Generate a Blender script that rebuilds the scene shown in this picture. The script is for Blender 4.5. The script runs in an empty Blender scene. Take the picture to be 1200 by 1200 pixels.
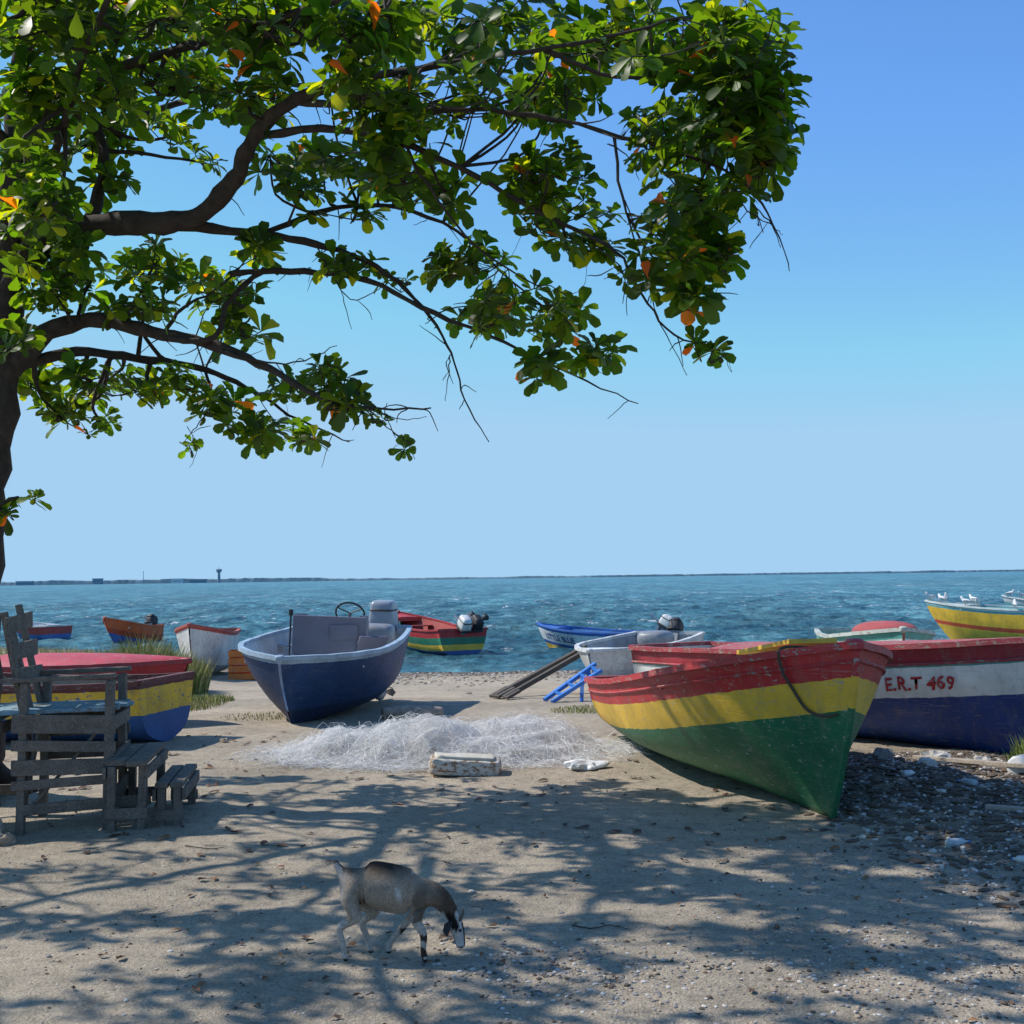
import bpy, math, random
from mathutils import Vector, Matrix, noise, Euler
random.seed(11)
R=random.uniform
scene=bpy.context.scene
COL=scene.collection
sin,cos,pi=math.sin,math.cos,math.pi

# ------------------------------------------------------------------ camera
pitch=math.radians(3.15); roll=math.radians(0.8)
CAM=Vector((0,0,1.6))
fw=Vector((0,cos(pitch),sin(pitch)))
r0=Vector((1,0,0)); u0=r0.cross(fw)
rt=r0*cos(roll)-u0*sin(roll); up=u0*cos(roll)+r0*sin(roll)
cd=bpy.data.cameras.new("camera"); cam=bpy.data.objects.new("camera",cd); COL.objects.link(cam)
m=Matrix((rt,up,-fw)).transposed().to_4x4(); m.translation=CAM
cam.matrix_world=m
cd.sensor_width=36; cd.lens=42; cd.clip_end=20000; cd.clip_start=0.05
scene.camera=cam
def S(px,py,Y):
    """surveyed point: bearing/elevation read from the station, at real distance Y"""
    d=fw+rt*((px-600)/1400)+up*((600-py)/1400)
    return CAM+d*(Y/d.y)

# ------------------------------------------------------------------ light
el=math.radians(48); az=math.radians(-74)
sunv=Vector((sin(az)*cos(el),cos(az)*cos(el),sin(el)))
sl=bpy.data.lights.new("sun",'SUN'); sl.energy=5.0; sl.angle=math.radians(0.5); sl.color=(1,0.94,0.85)
so=bpy.data.objects.new("sun",sl); so.rotation_euler=sunv.to_track_quat('Z','Y').to_euler(); so.location=(-20,10,30); COL.objects.link(so)
w=bpy.data.worlds.new("World"); scene.world=w; w.use_nodes=True
nt=w.node_tree; bg=nt.nodes["Background"]
sky=nt.nodes.new("ShaderNodeTexSky"); sky.sky_type='NISHITA'; sky.sun_disc=False
sky.sun_elevation=el; sky.sun_rotation=az; sky.air_density=1.0; sky.dust_density=0.0; sky.ozone_density=1.0
tint=nt.nodes.new("ShaderNodeMix"); tint.data_type='RGBA'; tint.blend_type='MULTIPLY'; tint.inputs[0].default_value=1; tint.inputs[7].default_value=(.70,1.09,1.52,1)
cap=nt.nodes.new("ShaderNodeMix"); cap.data_type='RGBA'; cap.blend_type='DARKEN'; cap.inputs[0].default_value=1; cap.inputs[7].default_value=(2.7,4.5,6.35,1)
nt.links.new(sky.outputs[0],tint.inputs[6]); nt.links.new(tint.outputs[2],cap.inputs[6]); nt.links.new(cap.outputs[2],bg.inputs[0]); bg.inputs[1].default_value=0.14
scene.view_settings.view_transform='Standard'; scene.view_settings.look='None'; scene.view_settings.exposure=0

# ------------------------------------------------------------------ node helpers
def newmat(name):
    mt=bpy.data.materials.new(name); mt.use_nodes=True
    return mt, mt.node_tree, mt.node_tree.nodes["Principled BSDF"]
def N(nt,t,**k):
    n=nt.nodes.new(t)
    for a,b in k.items(): setattr(n,a,b)
    return n
def noise_n(nt,vec,scale,detail=5,rough=.6):
    n=N(nt,"ShaderNodeTexNoise"); n.inputs['Scale'].default_value=scale; n.inputs['Detail'].default_value=detail; n.inputs['Roughness'].default_value=rough
    if vec is not None: nt.links.new(vec,n.inputs['Vector'])
    return n
def mapping(nt,out,scale):
    mp=N(nt,"ShaderNodeMapping"); mp.inputs['Scale'].default_value=scale; nt.links.new(out,mp.inputs['Vector']); return mp.outputs[0]
def ramp(nt,fac,stops,interp='LINEAR'):
    r=N(nt,"ShaderNodeValToRGB"); cr=r.color_ramp; cr.interpolation=interp
    while len(cr.elements)>1: cr.elements.remove(cr.elements[-1])
    first=True
    for p,c in stops:
        if first: e=cr.elements[0]; e.position=p; first=False
        else: e=cr.elements.new(p)
        e.color=(c[0],c[1],c[2],1) if hasattr(c,'__len__') else (c,c,c,1)
    nt.links.new(fac,r.inputs[0]); return r
def mix(nt,fac,a,b,bt='MIX'):
    n=N(nt,"ShaderNodeMix",data_type='RGBA',blend_type=bt)
    for i,x in ((0,fac),(6,a),(7,b)):
        if hasattr(x,'is_linked'): nt.links.new(x,n.inputs[i])
        else: n.inputs[i].default_value= x if i==0 else (x[0],x[1],x[2],1)
    return n.outputs[2]
def bump(nt,h,strength,dist,bsdf):
    b=N(nt,"ShaderNodeBump"); b.inputs['Strength'].default_value=strength; b.inputs['Distance'].default_value=dist
    nt.links.new(h,b.inputs['Height']); nt.links.new(b.outputs[0],bsdf.inputs['Normal']); return b
def finish_paint(nt,p,col,vec,wear,wearcol,rough):
    n1=noise_n(nt,vec,2.5,6); v=ramp(nt,n1.outputs[0],[(.3,.70),(.7,1.1)])
    c=mix(nt,1.0,col,v.outputs[0],'MULTIPLY')
    n2=noise_n(nt,mapping(nt,vec,(1,1,2.2)),16,8,.72); t=.66-wear*.2
    f=ramp(nt,n2.outputs[0],[(t,0),(t+.04,1)])
    c=mix(nt,f.outputs[0],c,wearcol)
    n3=noise_n(nt,mapping(nt,vec,(2.2,2.2,.35)),5,8,.75); f3=ramp(nt,n3.outputs[0],[(.5,0),(.75,.5)])
    c=mix(nt,f3.outputs[0],c,(wearcol[0]*.6,wearcol[1]*.55,wearcol[2]*.5))
    n4=noise_n(nt,mapping(nt,vec,(.6,.6,9)),7,5,.7); f4=ramp(nt,n4.outputs[0],[(.6,0),(.64,.35)])
    c=mix(nt,f4.outputs[0],c,wearcol)
    nt.links.new(c,p.inputs['Base Color'])
    rr=ramp(nt,n2.outputs[0],[(.3,rough),(.7,min(1,rough+.3))]); nt.links.new(rr.outputs[0],p.inputs['Roughness'])
    bump(nt,mix(nt,.5,n2.outputs[0],n4.outputs[0]),.4,.012,p)
def paint(name,col,rough=.4,wear=.3,wearcol=(.28,.25,.21)):
    mt,nt,p=newmat(name); tc=N(nt,"ShaderNodeTexCoord")
    rgb=N(nt,"ShaderNodeRGB"); rgb.outputs[0].default_value=(*col,1)
    finish_paint(nt,p,rgb.outputs[0],tc.outputs['Object'],wear,wearcol,rough); return mt
def bands(name,bl,rough=.4,wear=.3,wearcol=(.28,.25,.21)):
    """bl: list of (depth below sheer where band starts, colour)"""
    mt,nt,p=newmat(name); tc=N(nt,"ShaderNodeTexCoord")
    sx=N(nt,"ShaderNodeSeparateXYZ"); nt.links.new(tc.outputs['UV'],sx.inputs[0])
    nn=noise_n(nt,tc.outputs['Object'],7,3)
    a=N(nt,"ShaderNodeMath",operation='MULTIPLY_ADD'); nt.links.new(nn.outputs[0],a.inputs[0]); a.inputs[1].default_value=.03; nt.links.new(sx.outputs[1],a.inputs[2])
    b=N(nt,"ShaderNodeMath",operation='DIVIDE'); nt.links.new(a.outputs[0],b.inputs[0]); b.inputs[1].default_value=1.5
    r=ramp(nt,b.outputs[0],[((d+.015)/1.5 if d>0 else 0,c) for d,c in bl],'CONSTANT')
    finish_paint(nt,p,r.outputs[0],tc.outputs['Object'],wear,wearcol,rough); return mt
def plain(name,col,rough=.5,metal=0,var=.25,scale=12,bs=.15):
    mt,nt,p=newmat(name); tc=N(nt,"ShaderNodeTexCoord"); n=noise_n(nt,tc.outputs['Object'],scale,6)
    r=ramp(nt,n.outputs[0],[(.25,[x*(1-var) for x in col]),(.75,[min(1,x*(1+var)) for x in col])])
    nt.links.new(r.outputs[0],p.inputs['Base Color']); p.inputs['Roughness'].default_value=rough; p.inputs['Metallic'].default_value=metal
    bump(nt,n.outputs[0],bs,.01,p); return mt
def wood(name,c1,c2,rough=.85,teal=None):
    mt,nt,p=newmat(name); tc=N(nt,"ShaderNodeTexCoord")
    n=noise_n(nt,mapping(nt,tc.outputs['Object'],(3,3,3)),3,10,.75)
    wv=noise_n(nt,mapping(nt,tc.outputs['Object'],(60,9,60)),2,6,.7)
    r=ramp(nt,n.outputs[0],[(.35,c1),(.65,c2)])
    c=mix(nt,.5,r.outputs[0],ramp(nt,wv.outputs[0],[(.38,[x*.5 for x in c1]),(.6,c2)]).outputs[0])
    if teal:
        f=ramp(nt,noise_n(nt,tc.outputs['Object'],7,6,.7).outputs[0],[(.42,0),(.5,.85)]); c=mix(nt,f.outputs[0],c,teal)
    nt.links.new(c,p.inputs['Base Color']); p.inputs['Roughness'].default_value=rough; bump(nt,wv.outputs[0],.8,.012,p); return mt

# ------------------------------------------------------------------ mesh helpers
class MB:
    def __init__(s): s.v=[];s.f=[];s.m=[];s.uv={}
    def add(s,vs,fs,mat=0):
        o=len(s.v); s.v+= [tuple(x) for x in vs]
        for f in fs: s.f.append([i+o for i in f]); s.m.append(mat)
    def board(s,p1,p2,wd,th,upv=(0,0,1),mat=0):
        p1=Vector(p1);p2=Vector(p2); d=(p2-p1).normalized(); u=Vector(upv)
        if abs(d.dot(u))>.98: u=Vector((0,1,0))
        sd=d.cross(u).normalized(); u=sd.cross(d)
        vs=[p+sd*a*wd/2+u*b*th/2 for p in (p1,p2) for a,b in ((-1,-1),(1,-1),(1,1),(-1,1))]
        s.add(vs,[(0,1,2,3),(7,6,5,4),(0,4,5,1),(1,5,6,2),(2,6,7,3),(3,7,4,0)],mat)
    def tube(s,pts,rad,n=8,mat=0,sy=1.0):
        pts=[Vector(p) for p in pts]; L=len(pts)
        if not hasattr(rad,'__len__'): rad=[rad]*L
        t=(pts[1]-pts[0]).normalized(); ref=Vector((0,0,1)) if abs(t.z)<.9 else Vector((0,1,0))
        a=t.cross(ref).normalized(); vs=[]
        for i in range(L):
            t=(pts[min(i+1,L-1)]-pts[max(i-1,0)]).normalized()
            a=(a-t*a.dot(t)); a=a.normalized() if a.length>1e-6 else t.orthogonal().normalized()
            b=t.cross(a)
            for k in range(n):
                q=2*pi*k/n; vs.append(pts[i]+a*cos(q)*rad[i]+b*sin(q)*rad[i]*sy)
        fs=[(i*n+k,i*n+(k+1)%n,(i+1)*n+(k+1)%n,(i+1)*n+k) for i in range(L-1) for k in range(n)]
        fs+= [tuple(range(n-1,-1,-1)),tuple(range((L-1)*n,L*n))]
        s.add(vs,fs,mat)
    def sup(s,c,sz,e=.5,nu=20,nv=12,mat=0,taper=0,rot=None):
        c=Vector(c); vs=[]
        pw=lambda x,p: math.copysign(abs(x)**p,x)
        for j in range(nv+1):
            ph=-pi/2+pi*j/nv
            for i in range(nu):
                th=2*pi*i/nu
                q=Vector((pw(cos(ph),e)*pw(cos(th),e)*sz[0]/2,pw(cos(ph),e)*pw(sin(th),e)*sz[1]/2,pw(sin(ph),e)*sz[2]/2))
                k=1-taper*(q.z/sz[2]+.5); q.x*=k; q.y*=k
                if rot: q.rotate(rot)
                vs.append(c+q)
        fs=[(j*nu+i,j*nu+(i+1)%nu,(j+1)*nu+(i+1)%nu,(j+1)*nu+i) for j in range(nv) for i in range(nu)]
        s.add(vs,fs,mat)
    def obj(s,name,mats,parent=None,smooth=False,loc=None,rot=None,bevel=0):
        me=bpy.data.meshes.new(name); me.from_pydata(s.v,[],s.f); 
        for x in (mats if isinstance(mats,(list,tuple)) else [mats]): me.materials.append(x)
        me.polygons.foreach_set('material_index',s.m)
        if smooth: me.polygons.foreach_set('use_smooth',[True]*len(s.f))
        me.update(); o=bpy.data.objects.new(name,me); COL.objects.link(o)
        if parent: o.parent=parent
        if loc is not None: o.location=loc
        if rot is not None: o.rotation_euler=rot
        if bevel:
            b=o.modifiers.new("bevel",'BEVEL'); b.width=bevel; b.segments=2; b.limit_method='ANGLE'
        return o
def tag(o,label,cat,group=None):
    o["label"]=label; o["category"]=cat
    if group: o["group"]=group
    return o
def empty(name,loc,rot=(0,0,0)):
    e=bpy.data.objects.new(name,None); e.location=loc; e.rotation_euler=rot; e.empty_display_size=.2; COL.objects.link(e); return e
def catmull(pts,sub=5,jit=0):
    out=[]; P=[Vector(p[:3]) for p in pts]; r=[p[3] for p in pts]; n=len(P)
    for i in range(n-1):
        p0=P[max(i-1,0)];p1=P[i];p2=P[i+1];p3=P[min(i+2,n-1)]
        for k in range(sub):
            t=k/sub
            q=.5*((2*p1)+(p2-p0)*t+(2*p0-5*p1+4*p2-p3)*t*t+(3*p1-p0-3*p2+p3)*t**3)
            rr=r[i]*(1-t)+r[i+1]*t
            if jit: q=q+Vector((R(-1,1),R(-1,1),R(-1,1)))*jit*(.4+rr*3)
            out.append((q,rr))
    out.append((P[-1],r[-1])); return out

# ------------------------------------------------------------------ ground
def sstep(a,b,x):
    t=max(0,min(1,(x-a)/(b-a))); return t*t*(3-2*t)
def shoreY(x):
    s=27+noise.noise(Vector((x*.12,3,0)))*1.5
    if x<-5: s+=min(14,(-5-x)*1.25)
    return s
def gz(x,y,fine=True):
    sY=shoreY(x) if y<200 else 27
    if y<12: z=0
    elif y<sY: z=-.5*(y-12)/(sY-12)
    else: z=-.5-min(2.5,(y-sY)*.08)
    if fine and y<45 and abs(x)<45:
        z+=.03*noise.noise(Vector((x*.7,y*.7,0)))+.012*noise.noise(Vector((x*2.5,y*2.5,5)))
        z+=(.14+.13*noise.noise(Vector((x*2.2,y*2.2,3))))*math.exp(-((x-3.2)/.8)**2-((y-8.4)/1.5)**2)
        if 3<y<12: z+=.010*noise.noise(Vector((x*7,y*7,1)))
    return z
def axis(ranges):
    out=[]
    for a,b,st in ranges:
        k=a
        while k<b-1e-6: out.append(k); k+=st
    out.append(ranges[-1][1]); return out
xs=axis([(-7000,-100,1150),(-100,-20,8),(-20,-6,.5),(-6,6,.08),(6,20,.5),(20,100,8),(100,7000,1150)])
ys=axis([(-40,0,4),(0,3,.5),(3,12,.08),(12,32,.3),(32,60,2),(60,200,20),(200,7000,1700)])
mb=MB(); nx=len(xs)
mb.v=[(x,y,gz(x,y)) for y in ys for x in xs]
mb.f=[(j*nx+i,j*nx+i+1,(j+1)*nx+i+1,(j+1)*nx+i) for j in range(len(ys)-1) for i in range(nx-1)]; mb.m=[0]*len(mb.f)
mt,nt,p=newmat("sandy_dirt"); tc=N(nt,"ShaderNodeTexCoord"); vec=tc.outputs['Object']
n1=noise_n(nt,vec,.7,8,.65); n2=noise_n(nt,vec,9,10,.75); n3=noise_n(nt,vec,70,4,.7)
c=ramp(nt,n1.outputs[0],[(.32,(.40,.34,.26)),(.5,(.54,.455,.345)),(.68,(.66,.55,.41))]).outputs[0]
c=mix(nt,.8,c,ramp(nt,n2.outputs[0],[(.3,.5),(.5,.95),(.7,1.2)]).outputs[0],'MULTIPLY')
c=mix(nt,.85,c,ramp(nt,n3.outputs[0],[(.3,.5),(.6,1.05),(.75,1.4)]).outputs[0],'MULTIPLY')
vo=N(nt,"ShaderNodeTexVoronoi"); vo.inputs['Scale'].default_value=38; nt.links.new(vec,vo.inputs['Vector'])
peb=ramp(nt,vo.outputs['Distance'],[(.14,1),(.2,0)])
pn=ramp(nt,noise_n(nt,vec,2.2,5,.7).outputs[0],[(.5,0),(.62,1)])
pf=mix(nt,1.0,peb.outputs[0],pn.outputs[0],'MULTIPLY')
c=mix(nt,pf,c,mix(nt,.6,(.45,.42,.38),vo.outputs['Color'],'MULTIPLY'))
sx=N(nt,"ShaderNodeSeparateXYZ"); nt.links.new(vec,sx.inputs[0])
dx=N(nt,"ShaderNodeMapRange"); dx.inputs[1].default_value=1.9; dx.inputs[2].default_value=3.0; nt.links.new(sx.outputs[0],dx.inputs[0])
dy=N(nt,"ShaderNodeMapRange"); dy.inputs[1].default_value=5.2; dy.inputs[2].default_value=7.6; nt.links.new(sx.outputs[1],dy.inputs[0])
dy2=N(nt,"ShaderNodeMapRange"); dy2.inputs[1].default_value=11.5; dy2.inputs[2].default_value=10.2; nt.links.new(sx.outputs[1],dy2.inputs[0])
dd=mix(nt,1.0,mix(nt,1.0,dx.outputs[0],dy.outputs[0],'MULTIPLY'),dy2.outputs[0],'MULTIPLY')
dn=ramp(nt,noise_n(nt,vec,3,8,.75).outputs[0],[(.38,.2),(.56,1)]); dd=mix(nt,1.0,dd,dn.outputs[0],'MULTIPLY')
c=mix(nt,dd,c,(.085,.07,.057))
ad=N(nt,"ShaderNodeMapRange"); ad.inputs[1].default_value=-.42; ad.inputs[2].default_value=-.49; nt.links.new(sx.outputs[2],ad.inputs[0])
c=mix(nt,ad.outputs[0],c,(.13,.10,.075))
nt.links.new(c,p.inputs['Base Color']); p.inputs['Roughness'].default_value=.95; p.inputs['Specular IOR Level'].default_value=.2
hh=mix(nt,.5,n2.outputs[0],n3.outputs[0]); bump(nt,hh,1.0,.05,p)
ground=mb.obj("ground",mt,smooth=True); ground["kind"]="structure"

# ------------------------------------------------------------------ sea
WL=-.5
mb=MB(); rows=[];y=19.0
while y<9000: rows.append(y); y+=max(.16,(y-12)*.012) if y<400 else y*.15
rows.append(9000)
cols=200
def wave(x,y):
    a=1-sstep(90,190,y)
    if a<=0: return 0
    k=sstep(24,45,y)
    q=Vector((x*.55,y*.75,0))
    return a*(.035+.12*k)*(noise.noise(q)*1.0+.8*noise.noise(q*2.1+Vector((5,0,0)))+.6*noise.noise(q*4.3))
for y in rows:
    hw=y*.56+7 if y<4000 else 7000
    for i in range(cols+1):
        x=-hw+2*hw*i/cols; mb.v.append((x,y,WL+wave(x,y)))
nx=cols+1
mb.f=[(j*nx+i,j*nx+i+1,(j+1)*nx+i+1,(j+1)*nx+i) for j in range(len(rows)-1) for i in range(cols)]; mb.m=[0]*len(mb.f)
mt,nt,p=newmat("sea_water"); tc=N(nt,"ShaderNodeTexCoord"); vec=tc.outputs['Object']
a1=noise_n(nt,mapping(nt,vec,(1.6,.9,1)),1.2,8,.75); a2=noise_n(nt,mapping(nt,vec,(.5,.14,1)),1,9,.75); a3=noise_n(nt,mapping(nt,vec,(.09,.016,1)),1,9,.75)
c=ramp(nt,a2.outputs[0],[(.38,(.016,.09,.145)),(.5,(.055,.185,.24)),(.62,(.15,.35,.39))]).outputs[0]
c=mix(nt,.85,c,ramp(nt,a1.outputs[0],[(.38,.45),(.62,1.6)]).outputs[0],'MULTIPLY')
c=mix(nt,.85,c,ramp(nt,a3.outputs[0],[(.38,.7),(.62,1.35)]).outputs[0],'MULTIPLY')
wc=noise_n(nt,mapping(nt,vec,(.5,.2,1)),1.3,10,.80); wf=ramp(nt,wc.outputs[0],[(.60,0),(.625,.9)])
c=mix(nt,wf.outputs[0],c,(.75,.8,.82))
wc2=noise_n(nt,mapping(nt,vec,(.14,.03,1)),1.0,10,.80); wf2=ramp(nt,wc2.outputs[0],[(.60,0),(.63,.7)])
c=mix(nt,wf2.outputs[0],c,(.7,.77,.8))
nt.links.new(c,p.inputs['Base Color']); p.inputs['Roughness'].default_value=.35; p.inputs['IOR'].default_value=1.17
hh=mix(nt,.5,a1.outputs[0],a2.outputs[0]); bump(nt,hh,1.0,.9,p)
sea=mb.obj("sea",mt,smooth=True); sea["kind"]="structure"

# ------------------------------------------------------------------ far shore
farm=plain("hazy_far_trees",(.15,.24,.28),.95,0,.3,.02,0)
mb=MB(); X=-3600; top=[]
while X<4200:
    k=1-sstep(-560,-380,X); n=noise.noise(Vector((X*.01,0,0))); n2=noise.noise(Vector((X*.06,9,0)))
    top.append((X,1.8+4.5*k+ (1.6+2.5*k)*n+(1.2+2*k)*n2+R(0,1.2))); X+=9
Yf=lambda x:3000 if x<200 else 3000+ (x-200)*.25
for x,h in top: mb.v+= [(x,Yf(x),-2),(x,Yf(x)+5,WL+max(1,h)+2.5),(x,Yf(x)+90,WL+max(1,h)+2.8)]
for i in range(len(top)-1):
    a=i*3; mb.f+=[(a,a+3,a+4,a+1),(a+1,a+4,a+5,a+2)]; mb.m+=[0,0]
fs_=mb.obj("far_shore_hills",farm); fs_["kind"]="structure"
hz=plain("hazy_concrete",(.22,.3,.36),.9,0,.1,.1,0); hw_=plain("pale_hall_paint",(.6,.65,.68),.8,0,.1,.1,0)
def farx(px): return (px-600)/1400*2960
t=empty("control_tower",(farx(256),2960,WL)); tag(t,"hazy grey airport control tower on the far shore","tower")
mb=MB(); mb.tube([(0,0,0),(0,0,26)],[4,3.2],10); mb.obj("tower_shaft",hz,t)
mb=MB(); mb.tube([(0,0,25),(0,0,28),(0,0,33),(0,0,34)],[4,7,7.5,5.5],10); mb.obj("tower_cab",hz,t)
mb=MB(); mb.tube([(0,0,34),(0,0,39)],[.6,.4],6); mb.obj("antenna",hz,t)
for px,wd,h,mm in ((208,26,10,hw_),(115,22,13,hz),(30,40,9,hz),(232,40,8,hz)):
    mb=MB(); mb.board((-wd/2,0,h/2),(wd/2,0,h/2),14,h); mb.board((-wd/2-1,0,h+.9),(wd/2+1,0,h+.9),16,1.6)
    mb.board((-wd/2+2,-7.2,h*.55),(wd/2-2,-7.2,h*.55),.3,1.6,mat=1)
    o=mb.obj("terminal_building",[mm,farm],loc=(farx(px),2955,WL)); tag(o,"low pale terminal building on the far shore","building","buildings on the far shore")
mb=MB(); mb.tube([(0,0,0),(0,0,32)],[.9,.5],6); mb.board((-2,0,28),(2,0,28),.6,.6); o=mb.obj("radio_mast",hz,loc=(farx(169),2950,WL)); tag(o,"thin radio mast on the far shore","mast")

# ------------------------------------------------------------------ boats
ZF=[0,.08,.16,.25,.34,.43,.52,.61,.7,.79,.88,.95,1]
MID=[1,.985,.97,.95,.93,.905,.875,.84,.79,.70,.52,.27,0]
BOW=[1,.94,.88,.82,.75,.67,.59,.50,.40,.30,.19,.09,0]
class Hull:
    def __init__(h,L,B,zs,zm,zb,rake=.55,sr=.85,p=2.3):
        h.L,h.B,h.rake,h.sr,h.p=L,B,rake,sr,p; h.c=(zs,-3*zs+4*zm-zb,2*zs-4*zm+2*zb)
    def sheer(h,s): return h.c[0]+h.c[1]*s+h.c[2]*s*s
    def w(h,s):
        if s<.5: return h.B/2*(h.sr+(1-h.sr)*sin(pi/2*s/.5))
        return max(.018,h.B/2*(1-((s-.5)/.5)**h.p))
    def yf(h,s,f):
        k=sstep(.4,1,s)
        for i in range(len(ZF)-1):
            if f<=ZF[i+1]+1e-9:
                t=(f-ZF[i])/(ZF[i+1]-ZF[i]); a=MID[i]*(1-t)+MID[i+1]*t; b=BOW[i]*(1-t)+BOW[i+1]*t; return a*(1-k)+b*k
        return 0
    def pt(h,s,f,side,inset=0,out=0):
        y=max(0,h.w(s)*h.yf(s,f)-inset)+out
        if f<.97 and s<.97: y+=.008*noise.noise(Vector((s*h.L*2.2,f*4,side*3+h.L)))*min(1,f*5)
        x=s*(h.L-h.rake*f**1.4*(.15+.85*s**3))-h.L/2
        return Vector((x,side*y,h.sheer(s)*(1-f)))
def text_on(h,txt,size,s0,d0,side,mat,parent,name="lettering"):
    cu=bpy.data.curves.new("t",'FONT'); cu.body=txt; cu.size=size; cu.resolution_u=3; cu.offset=size*.022
    to=bpy.data.objects.new("t",cu); COL.objects.link(to); dg=bpy.context.evaluated_depsgraph_get(); dg.update()
    me=bpy.data.meshes.new_from_object(to.evaluated_get(dg)); bpy.data.objects.remove(to)
    for v in me.vertices:
        a=v.co.x; jig=.007*sin(a*33)+.005*sin(a*71)
        s=s0+((a+.005*sin(a*53+v.co.y*20)) if side<0 else -a)/h.L; d=d0-v.co.y+jig; f=d/h.sheer(s)
        v.co=h.pt(s,f,side,0,.010)
    me.materials.clear(); me.materials.append(mat); o=bpy.data.objects.new(name,me); COL.objects.link(o); o.parent=parent; return o
M_black=plain("black_rubber",(.02,.02,.022),.6); M_grey=plain("grey_plastic",(.22,.23,.25),.45); M_white=paint("white_paint",(.72,.73,.71),.4,.25)
M_steel=plain("dull_steel",(.35,.35,.36),.35,.8)
M_rope=plain("old_rope",(.07,.055,.04),.95,0,.3,80)
def motor(parent,pos,cowl,scale=1,tilt=0,e_=.5):
    e=MB(); 
    e.board((0,0,.05),(0,0,-.62),.11,.16,(1,0,0)); e.sup((-.02,0,-.66),(.42,.09,.1),.8); e.board((-.02,0,-.68),(-.05,0,-.86),.02,.16,(1,0,0))
    e.board((-.15,0,-.48),(.18,0,-.48),.2,.02); e.board((.1,0,.02),(.1,0,-.26),.24,.06,(1,0,0)); e.board((.1,0,.05),(.5,.05,.12),.045,.045)
    o=e.obj("outboard_motor",M_grey,parent,loc=pos,rot=(0,tilt,0),bevel=.006); o.scale=(scale,)*3
    c=MB(); c.sup((-.03,0,.2),(.44,.3,.34),e_,taper=.18); c.sup((-.03,0,.05),(.46,.32,.07),.4,mat=1); c.sup((-.03,0,.27),(.43,.285,.03),.4,mat=1,taper=.1); c.obj("cowl",[cowl,M_black],o,smooth=True)
    q=MB()
    for k in range(3):
        a=k*2*pi/3; d=Vector((0,cos(a),sin(a))); t=Vector((.35,-sin(a)*.9,cos(a)*.9)); b=Vector((-.26,0,-.66))
        q.add([b+d*.02-t*.02,b+d*.09-t*.055,b+d*.13,b+d*.09+t*.055,b+d*.02+t*.02],[(0,1,2,3,4)])
    q.tube([(-.2,0,-.66),(-.31,0,-.66)],[.03,.02],8); q.obj("propeller",M_steel,o)
    return o
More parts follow.
